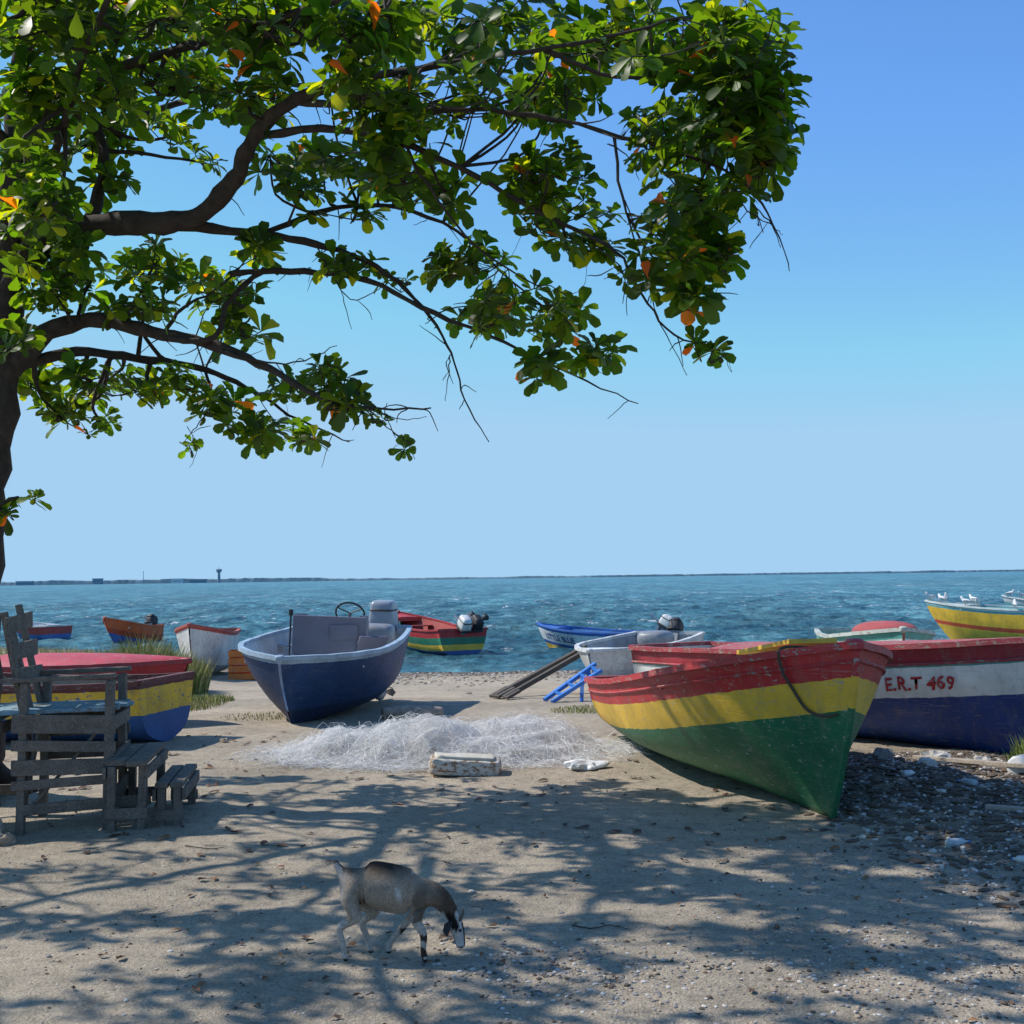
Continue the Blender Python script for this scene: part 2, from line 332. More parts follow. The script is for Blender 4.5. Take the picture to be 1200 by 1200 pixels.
def make_boat(label,bow,stern,B,zs,zm,zb,hm,im,gm,z=None,rake=.55,sr=.85,heel=0,thw=(.25,.5,.7),tm=None,deck=.8,dm=None,p=2.3,rub=0,group=None,name="fishing_boat",gw=.07,pitchv=None,crown=.03,stem=None,rubr=.02):
    bow=Vector((*bow,0)); stern=Vector((*stern,0)); d=bow-stern; L=d.length; head=math.atan2(d.y,d.x); c=(bow+stern)/2
    if z is None:
        za=gz(*(c-d*.35).xy,False); zb_=gz(*(c+d*.3).xy,False); z=(za+zb_)/2+.0; pv=math.atan2(za-zb_,L*.65)
    else: pv=0
    if pitchv is not None: pv=pitchv
    root=empty(name,(c.x,c.y,z),(heel,pv,head)); root.rotation_mode='XYZ'
    tag(root,label,"boat",group)
    h=Hull(L,B,zs,zm,zb,rake,sr,p); NS=34; mb=MB(); T=.035
    ring=[(f,-1) for f in ZF]+[(f,1) for f in reversed(ZF[:-1])]; nr=len(ring); uvs=[]
    for i in range(NS+1):
        s=(i/NS)**.85
        for f,sd in ring: mb.v.append(tuple(h.pt(s,f,sd))); uvs.append((s*L,f*h.sheer(s)))
    for i in range(NS):
        for k in range(nr-1):
            a=i*nr+k; mb.f.append((a,a+1,a+nr+1,a+nr)); mb.m.append(0)
    mb.f.append(tuple(range(nr))); mb.m.append(0)
    o0=len(mb.v); ss=[.012+ (.965-.012)*i/NS for i in range(NS+1)]
    for s in ss:
        for f,sd in ring:
            q=h.pt(s,f,sd,T); q.z=h.sheer(s)*(1-min(f,.74)); 
            if f>.74: q=h.pt(s,.74,sd,T)*((1-f)/.26)+Vector((q.x,0,q.z))*(1-(1-f)/.26); 
            q.z=max(q.z,.0); mb.v.append(tuple(q)); uvs.append((s*L,f))
    for i in range(NS):
        for k in range(nr-1):
            a=o0+i*nr+k; mb.f.append((a,a+nr,a+nr+1,a+1)); mb.m.append(1)
    mb.f.append(tuple(o0+k for k in reversed(range(nr)))); mb.m.append(1)
    o=mb.obj("hull",[hm,im],root,smooth=False)
    uv=o.data.uv_layers.new(name="UVMap")
    for lp in o.data.loops: uv.data[lp.index].uv=uvs[lp.vertex_index]
    for pl in o.data.polygons: pl.use_smooth= len(pl.vertices)==4
    g=MB()
    for sd in (-1,1):
        pts=[h.pt((i/40)**.85,0,sd)+Vector((0,-sd*.012,.012+.006*noise.noise(Vector((i*.5,sd,L))))) for i in range(41)]
        vs=[]
        for i,q in enumerate(pts):
            t=(pts[min(i+1,40)]-pts[max(i-1,0)]).normalized(); nrm=Vector((-t.y,t.x,0)).normalized()
            for a,b in ((-1,-1),(1,-1),(1,1),(-1,1)): vs.append(q+nrm*a*gw/2+Vector((0,0,b*.024)))
        g.add(vs,[(i*4+k,i*4+(k+1)%4,i*4+4+(k+1)%4,i*4+4+k) for i in range(40) for k in range(4)]+[(3,2,1,0),(160,161,162,163)])
        if rub:
            pts=[h.pt(i/40,rub/h.sheer(i/40),sd,0,rubr*.5) for i in range(41)]; g.tube(pts,rubr,6)
    q0=h.pt(0,0,-1);q1=h.pt(0,0,1); g.board(q0+Vector((.015,0,.014)),q1+Vector((.015,0,.014)),.075,.06)
    g.sup(h.pt(1,0,0)+Vector((-.03,0,.01)),(.14,.10,.08),.6)
    g.obj("gunwale",gm,root)
    if stem:
        e=MB()
        for mi,fl in enumerate(((0.02,.08,.155),(.155,.25,.33),(.33,.5,.62,.75,.88,.97))):
            e.tube([h.pt(1,f,0,0,0)+Vector((.004,0,0)) for f in fl],.024,8,mi)
        e.obj("stem_post",stem,root)
    if thw:
        for s in thw:
            t=MB(); z_=h.sheer(s)-.16; ww=h.w(s)*h.yf(s,.16/h.sheer(s))-.03; x=s*L-L/2
            t.board((x,-ww,z_),(x,ww,z_),.24,.035); t.obj("seat",tm or im,root,bevel=.005)
    if deck:
        k=MB(); n=14; vs=[]; m_=9
        for i in range(n+1):
            s=deck+(.985-deck)*i/n; a=h.pt(s,0,-1,.03);b=h.pt(s,0,1,.03)
            for j in range(m_):
                t=j/(m_-1); q=a.lerp(b,t); q.z+=-.012+crown*sin(pi*t)**.7*(1-.6*(i/n)**2)+.004*noise.noise(q*4); vs.append(q)
        k.add(vs,[(i*m_+j,i*m_+m_+j,i*m_+m_+1+j,i*m_+1+j) for i in range(n) for j in range(m_-1)])
        a=h.pt(deck,0,-1,.03);b=h.pt(deck,0,1,.03); k.board(a+Vector((0,0,-.05)),b+Vector((0,0,-.05)),.03,.12)
        k.obj("foredeck",dm or gm,root,smooth=crown>.05)
    return root,h
RED=(.50,.022,.025); YEL=(.80,.50,.045); GRN=(.012,.16,.065); BLU=(.02,.07,.26); WHT=(.72,.73,.71)
wood_in=wood("boat_inner_wood",(.20,.16,.12),(.38,.33,.27))
# 1 red yellow green
hm=bands("red_yellow_green_hull",[(0,RED),(.19,YEL),(.40,GRN)],.38,.32,(.33,.33,.27))
rg=paint("red_gunwale",(.46,.03,.035),.4,.5)
b1,h1=make_boat("red, yellow and green striped wooden boat beached on the dirt",(2.10,7.36),(1.38,12.35),1.66,.54,.76,1.15,hm,paint("cream_interior",(.5,.45,.33),.6,.4),rg,sr=.78,thw=(.2,.45),tm=paint("yellow_thwart",YEL,.5,.3),deck=.66,dm=paint("faded_red_deck",(.42,.06,.06),.5,.6),rub=.09,rubr=.012,gw=.08,rake=.46,z=0.0,p=3.2,stem=[rg,bpy.data.materials["yellow_thwart"],paint("green_stem",GRN,.4,.3)])
mb=MB(); mb.board((.15,.22,.97),(1.35,.20,1.12),.36,.035); mb.board((.5,.1,.83),(.5,.3,.83),.08,.25); mb.obj("loose_yellow_plank",bpy.data.materials["yellow_thwart"],b1,bevel=.004)
def hp(s,d,o=.015): q=h1.pt(s,d/h1.sheer(s),-1,0,o); return (q.x,q.y,q.z,.010)
q=h1.pt(.925,0,-1); rp=[(q.x-.15,q.y+.3,q.z+.03,.010),(q.x,q.y,q.z+.045,.010),hp(.93,.10,.045),hp(.935,.22,.02),hp(.95,.36,.02),hp(.97,.42,.02),hp(.99,.42,.03)]
c_=catmull(rp,6); mb=MB(); mb.tube([q for q,_ in c_],.010,6); mb.obj("mooring_rope",M_rope,b1,smooth=True)
# 2 E.R.T 469
hm=bands("red_white_blue_hull",[(0,(.38,.035,.05)),(.15,(.62,.62,.60)),(.155,(.1,.35,.35)),(.175,(.86,.86,.84)),(.45,(.012,.055,.26))],.4,.16,(.35,.33,.3))
b2,h2=make_boat("white and blue wooden boat with faded red gunwale, lettered bow",(4.62,9.7),(1.9,14.4),1.5,.82,.87,1.04,hm,paint("white_interior",(.6,.6,.57),.6,.4),paint("faded_red_gunwale",(.38,.05,.06),.5,.55),sr=.8,thw=(.08,),deck=.25,dm=paint("pinkish_red_deck",(.42,.08,.09),.6,.6),rake=.75,rub=.15,rubr=.014,gw=.09,crown=.09)
redtxt=paint("red_lettering",(.5,.02,.03),.5,.3,(.6,.5,.48))
text_on(h2,"E.R.T 469",.170,.712,.38,-1,redtxt,b2)
# 3 blue boat
hm=bands("navy_hull",[(0,(.30,.42,.54)),(.05,(.010,.048,.155)),(.62,(.006,.025,.09))],.42,.2,(.12,.17,.24))
b3,h3=make_boat("navy blue motor boat with pale interior and grey console",(-2.66,13.4),(-2.32,17.8),1.84,1.0,.93,.90,hm,paint("pale_blue_interior",(.52,.58,.62),.5,.35),paint("light_blue_gunwale",(.32,.44,.56),.4,.35),thw=(.3,.72),deck=0,p=2.9,rake=.75,sr=.82,gw=.065,z=-.13,pitchv=.02,heel=-.05)
mauve=plain("mauve_grey_panel",(.15,.14,.175),.5,0,.15,4)
mb=MB(); mb.board((-.45,-.46,.82),(-.45,.42,.82),.55,.74); mb.board((-.15,-.48,1.0),(-.15,.50,1.0),.04,.52)
mb.board((-.72,-.44,1.19),(-.20,-.44,1.22),.03,.12); mb.board((-.72,.40,1.19),(-.20,.40,1.22),.03,.12); mb.board((-.12,.02,1.05),(-.12,.40,1.07),.02,.20); mb.board((-.3,.5,.7),(-.1,.62,1.02),.4,.04)
mb.obj("console",[mauve],b3,bevel=.02)
mb=MB(); 
for k in range(20):
    a=2*pi*k/20;b=2*pi*(k+1)/20; mb.tube([(-.98+.10*sin(a),.1+.2*cos(a),1.26+.15*sin(a)),(-.98+.10*sin(b),.1+.2*cos(b),1.26+.15*sin(b))],.014,5)
for a in (0.5,2.6,4.7): mb.tube([(-.98,.1,1.26),(-.98+.10*sin(a),.1+.2*cos(a),1.26+.15*sin(a))],.01,5)
mb.tube([(-.98,.1,1.26),(-.8,.1,1.08)],.02,6)
mb.obj("steering_wheel",M_black,b3)
mb=MB(); mb.tube([(-.3,-.55,.5),(-.3,-.55,1.28)],.012,6); mb.tube([(-.3,-.55,1.24),(-.3,-.55,1.32)],.03,8); mb.obj("lamp_post",M_black,b3)
motor(b3,(-2.18,.34,.90),plain("silver_cowl",(.26,.29,.33),.35,0,.15,5),1.35,0,.3)
mb=MB(); mb.sup((-1.45,.42,.85),(.45,.45,.5),.4); mb.obj("engine_box",M_grey,b3,smooth=True)
# 4 red green in water
hm=bands("red_green_yellow_hull",[(0,RED),(.2,(.02,.2,.11)),(.40,YEL),(.56,(.03,.1,.3))],.4,.2)
b4,h4=make_boat("red, green and yellow open boat floating on the sea",(-3.6,37.4),(-1.40,33.2),1.75,.80,.82,1.2,hm,paint("red_interior",(.38,.05,.04),.6,.4),paint("red_gunwale_worn",(.45,.03,.03),.4,.3),z=-.62,thw=(.15,.35,.55,.75),deck=.85,heel=.0)
motor(b4,(-2.36,0,.82),M_white,1.1,-.5); motor(b4,(-2.30,-.4,.85),M_black,1.05,-.6)
# 5 little blue
hm=bands("blue_white_hull",[(0,(.04,.16,.5)),(.08,(.80,.81,.80)),(.42,(.03,.13,.45)),(.52,YEL)],.4,.08)
b5,h5=make_boat("blue and white boat with lettering floating on the sea",(.72,35.6),(4.1,33.4),1.6,.72,.70,.90,hm,paint("blue_interior",(.05,.2,.45),.6,.3),paint("blue_gunwale",(.04,.15,.5),.4,.2),z=-.68,thw=(.3,.6))
text_on(h5,"LITTLE BLUE",.24,.92,.35,1,paint("blue_lettering",(.02,.07,.3),.5,.1),b5)
motor(b5,(-2.1,0,.85),M_white,1.0,-.5)
# 6 white boat
hm=bands("white_grey_hull",[(0,(.66,.68,.68)),(.3,(.55,.58,.60)),(.5,(.35,.36,.36))],.45,.35)
b6,h6=make_boat("dirty white boat beached near the waterline",(1.10,17.8),(2.75,21.3),1.5,.88,.76,.68,hm,paint("grey_interior",(.4,.42,.43),.6,.4),paint("white_gunwale",(.66,.67,.66),.45,.4),thw=(.3,.6),dm=bpy.data.materials["white_paint"])
motor(b6,(-1.95,.1,.88),M_black,.8,-.5)
mb=MB(); mb.sup((-1.2,0,.80),(.8,.55,.30),.6); mb.obj("grey_engine_cover",M_grey,b6,smooth=True)
# 7
hm=bands("turquoise_white_hull",[(0,(.08,.35,.3)),(.1,WHT),(.35,(.4,.05,.05))],.45,.3)
b7,h7=make_boat("white boat with turquoise rim and red canvas cover",(4.85,14.9),(5.5,19.5),1.35,.92,.86,.98,hm,paint("sea_green_interior",(.35,.5,.42),.6,.3),paint("white_turquoise_gunwale",(.5,.55,.5),.5,.6),p=3.0,thw=(.3,),deck=0)
mb=MB(); mb.sup((.9,.0,.92),(1.3,.85,.34),.8); mb.obj("canvas_cover",paint("red_canvas",(.42,.08,.08),.8,.3),b7,smooth=True)
# 8 yellow
hm=bands("yellow_red_hull",[(0,(.6,.63,.6)),(.07,(.1,.4,.45)),(.12,(.90,.52,.04)),(.52,(.66,.08,.03)),(.64,(.85,.5,.05))],.4,.1)
b8,h8=make_boat("yellow boat with red trim and seabirds perched on its rim",(12.4,36),(17.2,31.0),2.0,1.15,1.08,1.3,hm,paint("turquoise_interior",(.1,.4,.42),.6,.3),paint("pale_gunwale",(.55,.62,.6),.5,.3),z=-.58,rake=.9)
# 9
hm=bands("pale_turquoise_hull",[(0,WHT),(.2,(.2,.5,.52)),(.5,WHT)],.4,.15)
b9,h9=make_boat("pale turquoise boat floating farther out",(19.0,46.5),(24,45),2.0,.95,.95,1.3,hm,M_white,M_white,z=-.68)
# 10
hm=bands("yellow_blue_hull",[(0,(.10,.02,.02)),(.04,(.70,.46,.03)),(.30,(.02,.09,.28))],.5,.42,(.03,.1,.25))
b10,h10=make_boat("worn yellow and blue wooden boat beached behind the chair",(-8.4,13.2),(-3.52,12.2),1.35,.62,.62,.9,hm,wood_in,paint("dark_red_gunwale",(.12,.03,.03),.6,.4),thw=(.2,.5))
# 11
hm=bands("crimson_hull",[(0,(.52,.035,.05)),(.35,(.3,.03,.03))],.35,.15)
b11,h11=make_boat("crimson decked boat lying on the beach",(-3.85,14.2),(-7.0,15.0),1.4,.66,.70,.74,hm,paint("crimson_interior",(.4,.04,.05),.5,.2),paint("crimson_gunwale",(.40,.04,.05),.4,.3),deck=.25,dm=paint("crimson_deck",(.50,.04,.06),.4,.3),thw=(.15,),crown=.17,p=2.6)
# 12
hm=bands("orange_red_hull",[(0,(.78,.12,.02)),(.32,(.5,.06,.02)),(.5,(.03,.12,.4))],.4,.1)
b12,h12=make_boat("orange red boat with tilted black motor, floating near shore",(-13.9,41),(-13.1,43.6),1.2,.7,.75,1.1,hm,M_white,paint("orange_gunwale",(.75,.14,.03),.4,.2),z=-.68,heel=.1)
motor(b12,(-1.45,-.1,.75),M_black,1.1,-.4)
# 13
hm=bands("white_red_rim_hull",[(0,(.5,.08,.06)),(.06,WHT),(.7,(.3,.3,.3))],.45,.3)
b13,h13=make_boat("white boat with thin red rim beached by the grass",(-6.5,24),(-6.75,27.5),1.1,.95,.92,1.1,hm,wood_in,paint("thin_red_rim",(.45,.08,.06),.5,.4),dm=wood_in,deck=.85)
# 15
hm=bands("red_blue_hull",[(0,(.45,.05,.04)),(.3,(.05,.15,.4))],.4,.2)
b15,h15=make_boat("small red and blue boat near the grassy shore",(-19.6,47),(-17.2,45.5),1.3,.7,.7,.9,hm,M_white,M_white,z=-.68)
# birds
M_bird=plain("white_feathers",(.72,.72,.72),.8); M_birdg=plain("grey_feathers",(.35,.36,.38),.8); M_beak=plain("orange_beak",(.6,.25,.03),.5)
def bird(h,root,s,side,yaw):
    bpy.context.view_layer.update(); q=root.matrix_world@(h.pt(s,0,side)+Vector((0,0,.04)))
    mb=MB(); pts=[(-.2,0,.10),(-.12,0,.12),(-.03,0,.13),(.06,0,.15),(.10,0,.2),(.115,0,.245),(.14,0,.25)]
    mb.tube(pts,[.008,.04,.062,.055,.032,.036,.02],10); mb.tube([(.15,0,.25),(.2,0,.24)],[.01,.003],6,2)
    for a in (-.025,.025): mb.tube([(0,a,.1),(.01,a,0)],.006,5,2)
    for a in (-1,1): mb.tube([(.05,a*.05,.15),(-.06,a*.06,.15),(-.24,a*.015,.11)],[.02,.035,.005],6,1,.45)
    o=mb.obj("seabird",[M_bird,M_birdg,M_beak],loc=q,rot=(0,0,yaw),smooth=True); tag(o,"small white seabird perched on the rim of a boat","bird","seabirds perched on boats")
for s,sd in ((.97,1),(.90,1),(.83,-1),(.77,1),(.71,1),(.6,-1),(.55,1),(.93,-1),(.45,1)): bird(h8,b8,s,sd,R(0,6))
for s,sd in ((.95,1),(.88,1),(.8,-1),(.74,1)): bird(h9,b9,s,sd,R(0,6))

# ------------------------------------------------------------------ tree
bark=plain("dark_bark",(.045,.034,.027),.95,0,.55,14,1.0)
tree=empty("sea_almond_tree",(-4.05,9.2,0)); tag(tree,"spreading sea almond tree with broad green leaves and bare twigs","tree")
def P(px,py,Y,r): q=S(px,py,Y); return (q.x,q.y,q.z,r*.80)
limbs=[
 [(-4.2,9.2,-.15,.32),(-4.18,9.2,.15,.24),P(-30,760,9.1,.21),P(-18,600,9.05,.18),P(-2,480,9,.17),P(4,390,9,.16),P(10,300,9,.14),P(20,180,8.9,.11),P(25,60,8.8,.085),P(60,-80,8.6,.06),P(120,-200,8.4,.03)],
 [P(2,450,9,.12),P(55,390,8.95,.088),P(120,376,8.9,.072),P(190,392,8.8,.06),P(250,405,8.8,.05),P(315,432,8.6,.035),P(370,462,8.4,.022),P(430,478,8.2,.013),P(505,478,8.0,.006)],
 [P(15,430,9,.07),P(90,412,9.2,.05),P(160,420,9.6,.045),P(240,432,9.9,.035),P(300,460,10.1,.022),P(350,492,10.2,.014),P(410,518,10.2,.006)],
 [P(4,345,9,.12),P(50,290,8.8,.105),P(120,262,8.6,.10),P(190,262,8.4,.095),P(238,250,8.3,.09),P(275,208,8.1,.08),P(298,160,7.9,.062),P(345,118,7.6,.05),P(430,92,7.2,.034),P(540,72,6.9,.022),P(680,50,6.6,.014),P(800,20,6.4,.008)],
 [P(200,262,8.4,.055),P(290,272,8.5,.04),P(370,286,8.6,.032),P(440,312,8.6,.022),P(495,360,8.5,.015),P(528,415,8.4,.010),P(545,468,8.3,.007),P(573,518,8.3,.004)],
 [P(270,320,8.9,.03),P(340,318,8.8,.03),P(430,328,8.6,.025),P(510,368,8.3,.02),P(590,400,8.1,.014),P(670,440,7.9,.009),P(748,473,7.8,.004)],
 [P(120,376,8.9,.035),P(240,400,8.7,.028),P(270,350,8.8,.026),P(310,315,8.9,.028)],
 [P(298,160,7.9,.04),P(400,152,7.6,.03),P(500,178,7.4,.024),P(590,225,7.3,.020),P(660,262,7.2,.016),P(722,295,7.1,.012),P(752,345,7.0,.009),P(790,392,7.0,.007),P(848,412,7.0,.004)],
 [P(345,118,7.6,.033),P(470,128,7.2,.024),P(600,132,7.0,.018),P(730,160,6.9,.015),P(850,200,6.8,.011),P(900,250,6.8,.007),P(925,318,6.8,.003)],
 [P(300,275,8.5,.028),P(420,240,8.9,.022),P(520,262,9.2,.017),P(600,330,9.4,.012),P(680,395,9.5,.006)],
 [P(105,262,8.6,.06),P(122,190,8.8,.05),P(108,110,9.0,.04),P(140,40,9.3,.03),P(200,-60,9.6,.02)],
 [P(18,220,8.9,.06),P(80,180,9.6,.045),P(180,130,10.4,.035),P(320,100,11,.025),P(450,110,11.4,.012)],
 [P(22,120,8.8,.06),P(200,60,8.0,.04),P(360,10,7.2,.03),P(560,-40,6.4,.022),P(760,-60,5.9,.014),P(880,-20,5.7,.008)],
 [P(25,60,8.8,.06),P(200,-60,9.4,.045),P(420,-100,9.8,.035),P(640,-80,9.9,.022),P(820,-20,9.8,.01)],
 [P(640,60,6.7,.018),P(720,90,6.8,.015),P(820,90,7.0,.012),P(920,100,7.2,.006)],
 [P(460,130,7.2,.018),P(490,200,7.3,.013),P(560,290,7.5,.009),P(640,340,7.6,.005)],
 [P(720,160,6.9,.012),P(735,250,6.9,.009),P(790,330,6.9,.006),P(865,345,6.9,.003)],
 [P(15,330,9,.06),P(60,200,8.0,.035),P(100,60,7.0,.028),P(180,-100,6.2,.02)],
 [P(-18,600,9.05,.03),P(12,585,8.9,.014),P(30,582,8.8,.008),P(50,578,8.7,.004)],
 [P(4,390,9,.10),P(-90,300,8.7,.08),P(-200,200,8.3,.06),P(-320,120,7.7,.045),P(-430,60,7.0,.03),P(-520,0,6.4,.015)],  # unseen limbs to the left, added to carry the shading clumps
 [P(-90,300,8.7,.05),P(-220,260,9.2,.04),P(-380,180,9.6,.03),P(-500,120,9.8,.015)],
 [P(20,180,8.9,.06),P(-100,60,8.0,.05),P(-240,-40,7.2,.035),P(-380,-120,6.4,.02)],
 [(-4.6,8.6,4.2,.05),(-5.6,7.8,4.4,.04),(-6.6,6.9,4.5,.03),(-7.2,6.0,4.5,.012)],
 [(-4.5,8.2,4.6,.05),(-4.7,7.2,4.8,.04),(-4.9,6.2,5.0,.03),(-4.6,5.3,5.1,.02),(-4.0,4.6,5.1,.01)],
 [P(60,-80,8.6,.05),(-2.9,7.4,5.3,.035),(-2.2,6.3,5.4,.025),(-1.2,5.7,5.3,.018),(0,5.4,5.3,.01)],
 [P(735,250,6.9,.006),P(760,330,6.9,.005),P(775,380,6.9,.004),P(805,440,6.9,.0025)],
 [P(700,290,7.1,.006),P(730,320,7.1,.004),P(735,370,7.1,.0025)],
 [P(528,415,8.4,.006),P(525,440,8.4,.004),P(522,470,8.4,.0025)],
 [P(880,240,6.8,.006),P(905,265,6.8,.004),P(915,290,6.8,.0025)],
 [P(430,478,8.2,.006),P(470,492,8.2,.004),P(500,488,8.2,.0025)],
 [P(300,460,10.1,.006),P(330,500,10.1,.004),P(385,520,10.1,.0025)],
 [P(220,500,9.9,.004),P(230,530,9.9,.003),P(222,548,9.9,.002)],
 [P(370,286,8.6,.008),P(410,350,8.5,.005),P(455,330,8.4,.003)],
 [P(430,478,8.2,.007),P(460,505,8.15,.005),P(474,515,8.1,.003)],
 [P(190,392,8.8,.02),P(215,360,8.8,.014),P(260,335,8.9,.009),P(300,290,9,.005)],
 [P(250,405,8.8,.016),P(290,420,8.6,.010),P(345,425,8.5,.007),P(395,405,8.4,.003)],
 [P(240,432,9.9,.016),P(250,470,9.8,.010),P(230,500,9.8,.006),P(215,518,9.8,.003)],
 [P(510,368,8.3,.007),P(560,360,8.3,.005),P(640,400,8.2,.004),P(710,440,8.2,.0025)],
 [P(850,200,6.8,.007),P(870,240,6.8,.005),P(900,262,6.8,.004),P(918,275,6.8,.002)],
]
tb=MB(); samples=[]
for i,l in enumerate(limbs):
    c_=catmull(l,5,.016 if i in(0,3) else .019)
    tb.tube([q for q,_ in c_],[r*R(.85,1.18) for _,r in c_],12 if i==0 else 8)
    samples+= [(q,r) for q,r in c_]
for _ in range(230):
    q,r=random.choice(samples)
    if r>.07 or r<.003: continue
    d=Vector((R(-1,1),R(-1,1),R(-.9,.4))).normalized(); L=R(.08,.26); k1=q+d*L*.5+Vector((R(-.03,.03),R(-.03,.03),R(-.03,.03))); k2=q+d*L+Vector((R(-.05,.05),R(-.05,.05),R(-.08,.03)))
    cc=catmull([(*q,min(r*.6,.006)),(*k1,.004),(*k2,.0022)],3,.008); tb.tube([x for x,_ in cc],[x for _,x in cc],4)
for k in range(6):
    a=k*pi/3+.3; q=Vector((-4.18,9.2,0)); d=Vector((cos(a),sin(a),0))
    tb.tube([q+Vector((0,0,.35)),q+d*.22+Vector((0,0,.12)),q+d*.55+Vector((0,0,-.06))],[.12,.10,.03],8)
clumps=[ # px,py,rx,ry,n,Y0,Y1
 (60,30,90,50,38,6.5,9.5),(180,20,90,45,36,7,9.8),(310,30,90,50,36,6.8,9.5),(440,30,90,45,33,6.3,9),(570,40,90,55,31,6,9),(690,40,90,55,29,6,8.5),(800,40,80,60,25,6,8),(870,60,60,60,20,6.2,7.8),
 (905,110,42,50,14,6.3,7.5),(845,140,80,60,24,6.3,7.8),(780,150,60,50,15,6.4,7.8),(890,190,42,45,12,6.5,7.5),(820,225,65,45,19,6.5,7.5),(780,290,60,45,16,6.6,7.4),(830,300,40,35,9,6.6,7.3),(810,345,40,20,7,6.8,7.3),
 (845,412,18,12,2,6.9,7.1),(812,405,10,8,1,6.9,7.1),
 (520,110,90,45,23,6.3,8.5),(640,110,70,40,18,6.5,8.5),(430,110,60,35,12,6.3,7.1),(470,160,50,30,9,7,9),(470,215,60,35,13,7.2,9),(520,225,40,30,5,7.2,8.5),(640,200,70,40,14,7,8.5),(660,250,70,40,13,7,8.3),(700,285,30,25,5,7,8),
 (550,300,55,28,10,7.4,9),(600,345,60,28,11,7.5,9.3),(560,375,50,22,8,7.6,9),(650,375,50,28,10,7.6,9.3),(640,425,40,18,6,7.8,9),(700,410,30,18,5,7.8,8.6),(735,330,15,15,1,7,7.3),
 (400,180,50,30,10,7.5,9),(330,190,50,25,7,7.8,9.5),(290,110,70,35,17,7.2,10.5),(200,90,70,30,22,8,10.5),(110,100,70,40,28,7,10),(40,110,50,50,28,6.8,9.5),(30,190,40,40,20,7,9.5),(60,240,50,30,15,7.2,9),(20,290,35,40,13,8,9.5),(14,395,22,28,6,8.3,9.2),
 (130,160,50,30,11,7.5,9.5),(190,150,40,25,5,8.5,10),(130,215,30,20,5,8,9),(340,225,50,20,6,8,9),(250,190,30,20,3,8.5,10),(75,290,30,20,6,8,9.5),
 (90,320,70,25,15,8.5,10),(180,310,60,25,13,8.5,10),(240,340,60,30,15,8.5,10),(150,355,60,20,9,8.6,10),(300,290,30,15,5,8.5,9.5),(280,385,45,20,7,8.6,9.5),(420,310,45,14,5,8.4,9),(60,350,40,20,7,8.5,9.5),(405,250,45,14,4,8.5,9.2),(470,330,30,14,2,8.5,9),
 (110,448,60,26,14,8.8,10.3),(75,480,45,18,9,9,10),(110,496,25,12,3,9,10),(200,445,55,24,11,9,10.2),(45,440,25,20,6,8.8,9.6),(250,478,40,18,7,9,10.2),(222,518,16,6,2,9.8,10.2),(300,505,40,18,8,9.5,10.3),(350,508,35,12,6,9.8,10.3),(385,440,32,22,8,8.2,8.8),(405,470,40,14,7,8.2,9),(475,520,6,8,1,8.1,8.2),(330,455,30,15,4,8.5,9.5),(445,486,25,8,2,8.1,8.3),
 (45,578,8,5,1,8.6,8.8),(8,600,6,14,2,8.8,9.1),
 (100,-100,150,80,24,6.5,11),(300,-110,150,80,24,6.5,11),(520,-110,150,80,26,6,10.5),(720,-90,120,70,22,5.8,10),(850,-60,80,50,12,5.8,9),
 (150,-260,160,80,14,7,11),(400,-260,160,80,14,6.5,11),(640,-220,140,70,10,6,10),
 (200,40,100,40,10,10,11.6),(-120,100,90,150,16,6.5,10),(-100,-80,90,100,14,6,10),
 (-260,120,110,90,20,6.8,9.5),(-400,60,110,90,16,6.2,8.5),(-300,-60,130,80,16,5.2,7.5),(-440,150,90,70,12,8.5,10),(-180,-160,120,70,14,5.2,7.5),(-560,-20,90,80,10,5.2,7),(60,-240,160,80,14,5.2,7),  # crown out of view, added to shade the left foreground
 ((-5.8,6.8,4.7),(.9,.35,.4),15),((-5.0,6.2,5.1),(1.0,.35,.4),18),((-6.9,6.5,4.5),(.9,.35,.4),13),((-4.7,5.4,5.1),(1.0,.35,.35),18),((-6.0,5.7,4.8),(.9,.3,.4),13),((-3.9,4.9,5.2),(.9,.3,.3),14),((-6.6,7.7,4.5),(.8,.3,.4),12),((-5.6,8.2,4.6),(.8,.3,.4),11),  # unseen clumps added to dapple the left foreground with shade
 ((-2.4,6.1,5.35),(1.1,.4,.3),15),((-1.3,5.6,5.3),(1.0,.35,.3),15),((-.2,5.4,5.3),(.9,.35,.3),13),((-2.9,7.2,5.6),(1.0,.35,.3),10),  # unseen high clumps added to deepen shade on the near right ground
 ((-5.2,9.9,4.3),(.9,.25,.3),12),((-5.6,10.8,4.4),(1.0,.2,.3),11),
]
leaf_v=[];leaf_f=[];leaf_c=[]
TL=[(0,.014),(.25,.08),(.5,.18),(.74,.25),(.93,.17)]
def leaf(o,d,nrm,L,col):
    sd=d.cross(nrm).normalized(); nrm=sd.cross(d).normalized(); b=len(leaf_v); droop=R(.05,.5); fold=R(.1,.5)
    for t,wd in TL:
        c=o+d*L*t-nrm*L*droop*t*t; wv=wd*L*1.0
        leaf_v.append(c+sd*wv+nrm*wv*fold); leaf_v.append(c); leaf_v.append(c-sd*wv+nrm*wv*fold)
    for i in range(len(TL)-1):
        a=b+i*3
        leaf_f.append((a,a+1,a+4,a+3)); leaf_f.append((a+1,a+2,a+5,a+4)); leaf_c.append(col); leaf_c.append(col)
nros=0
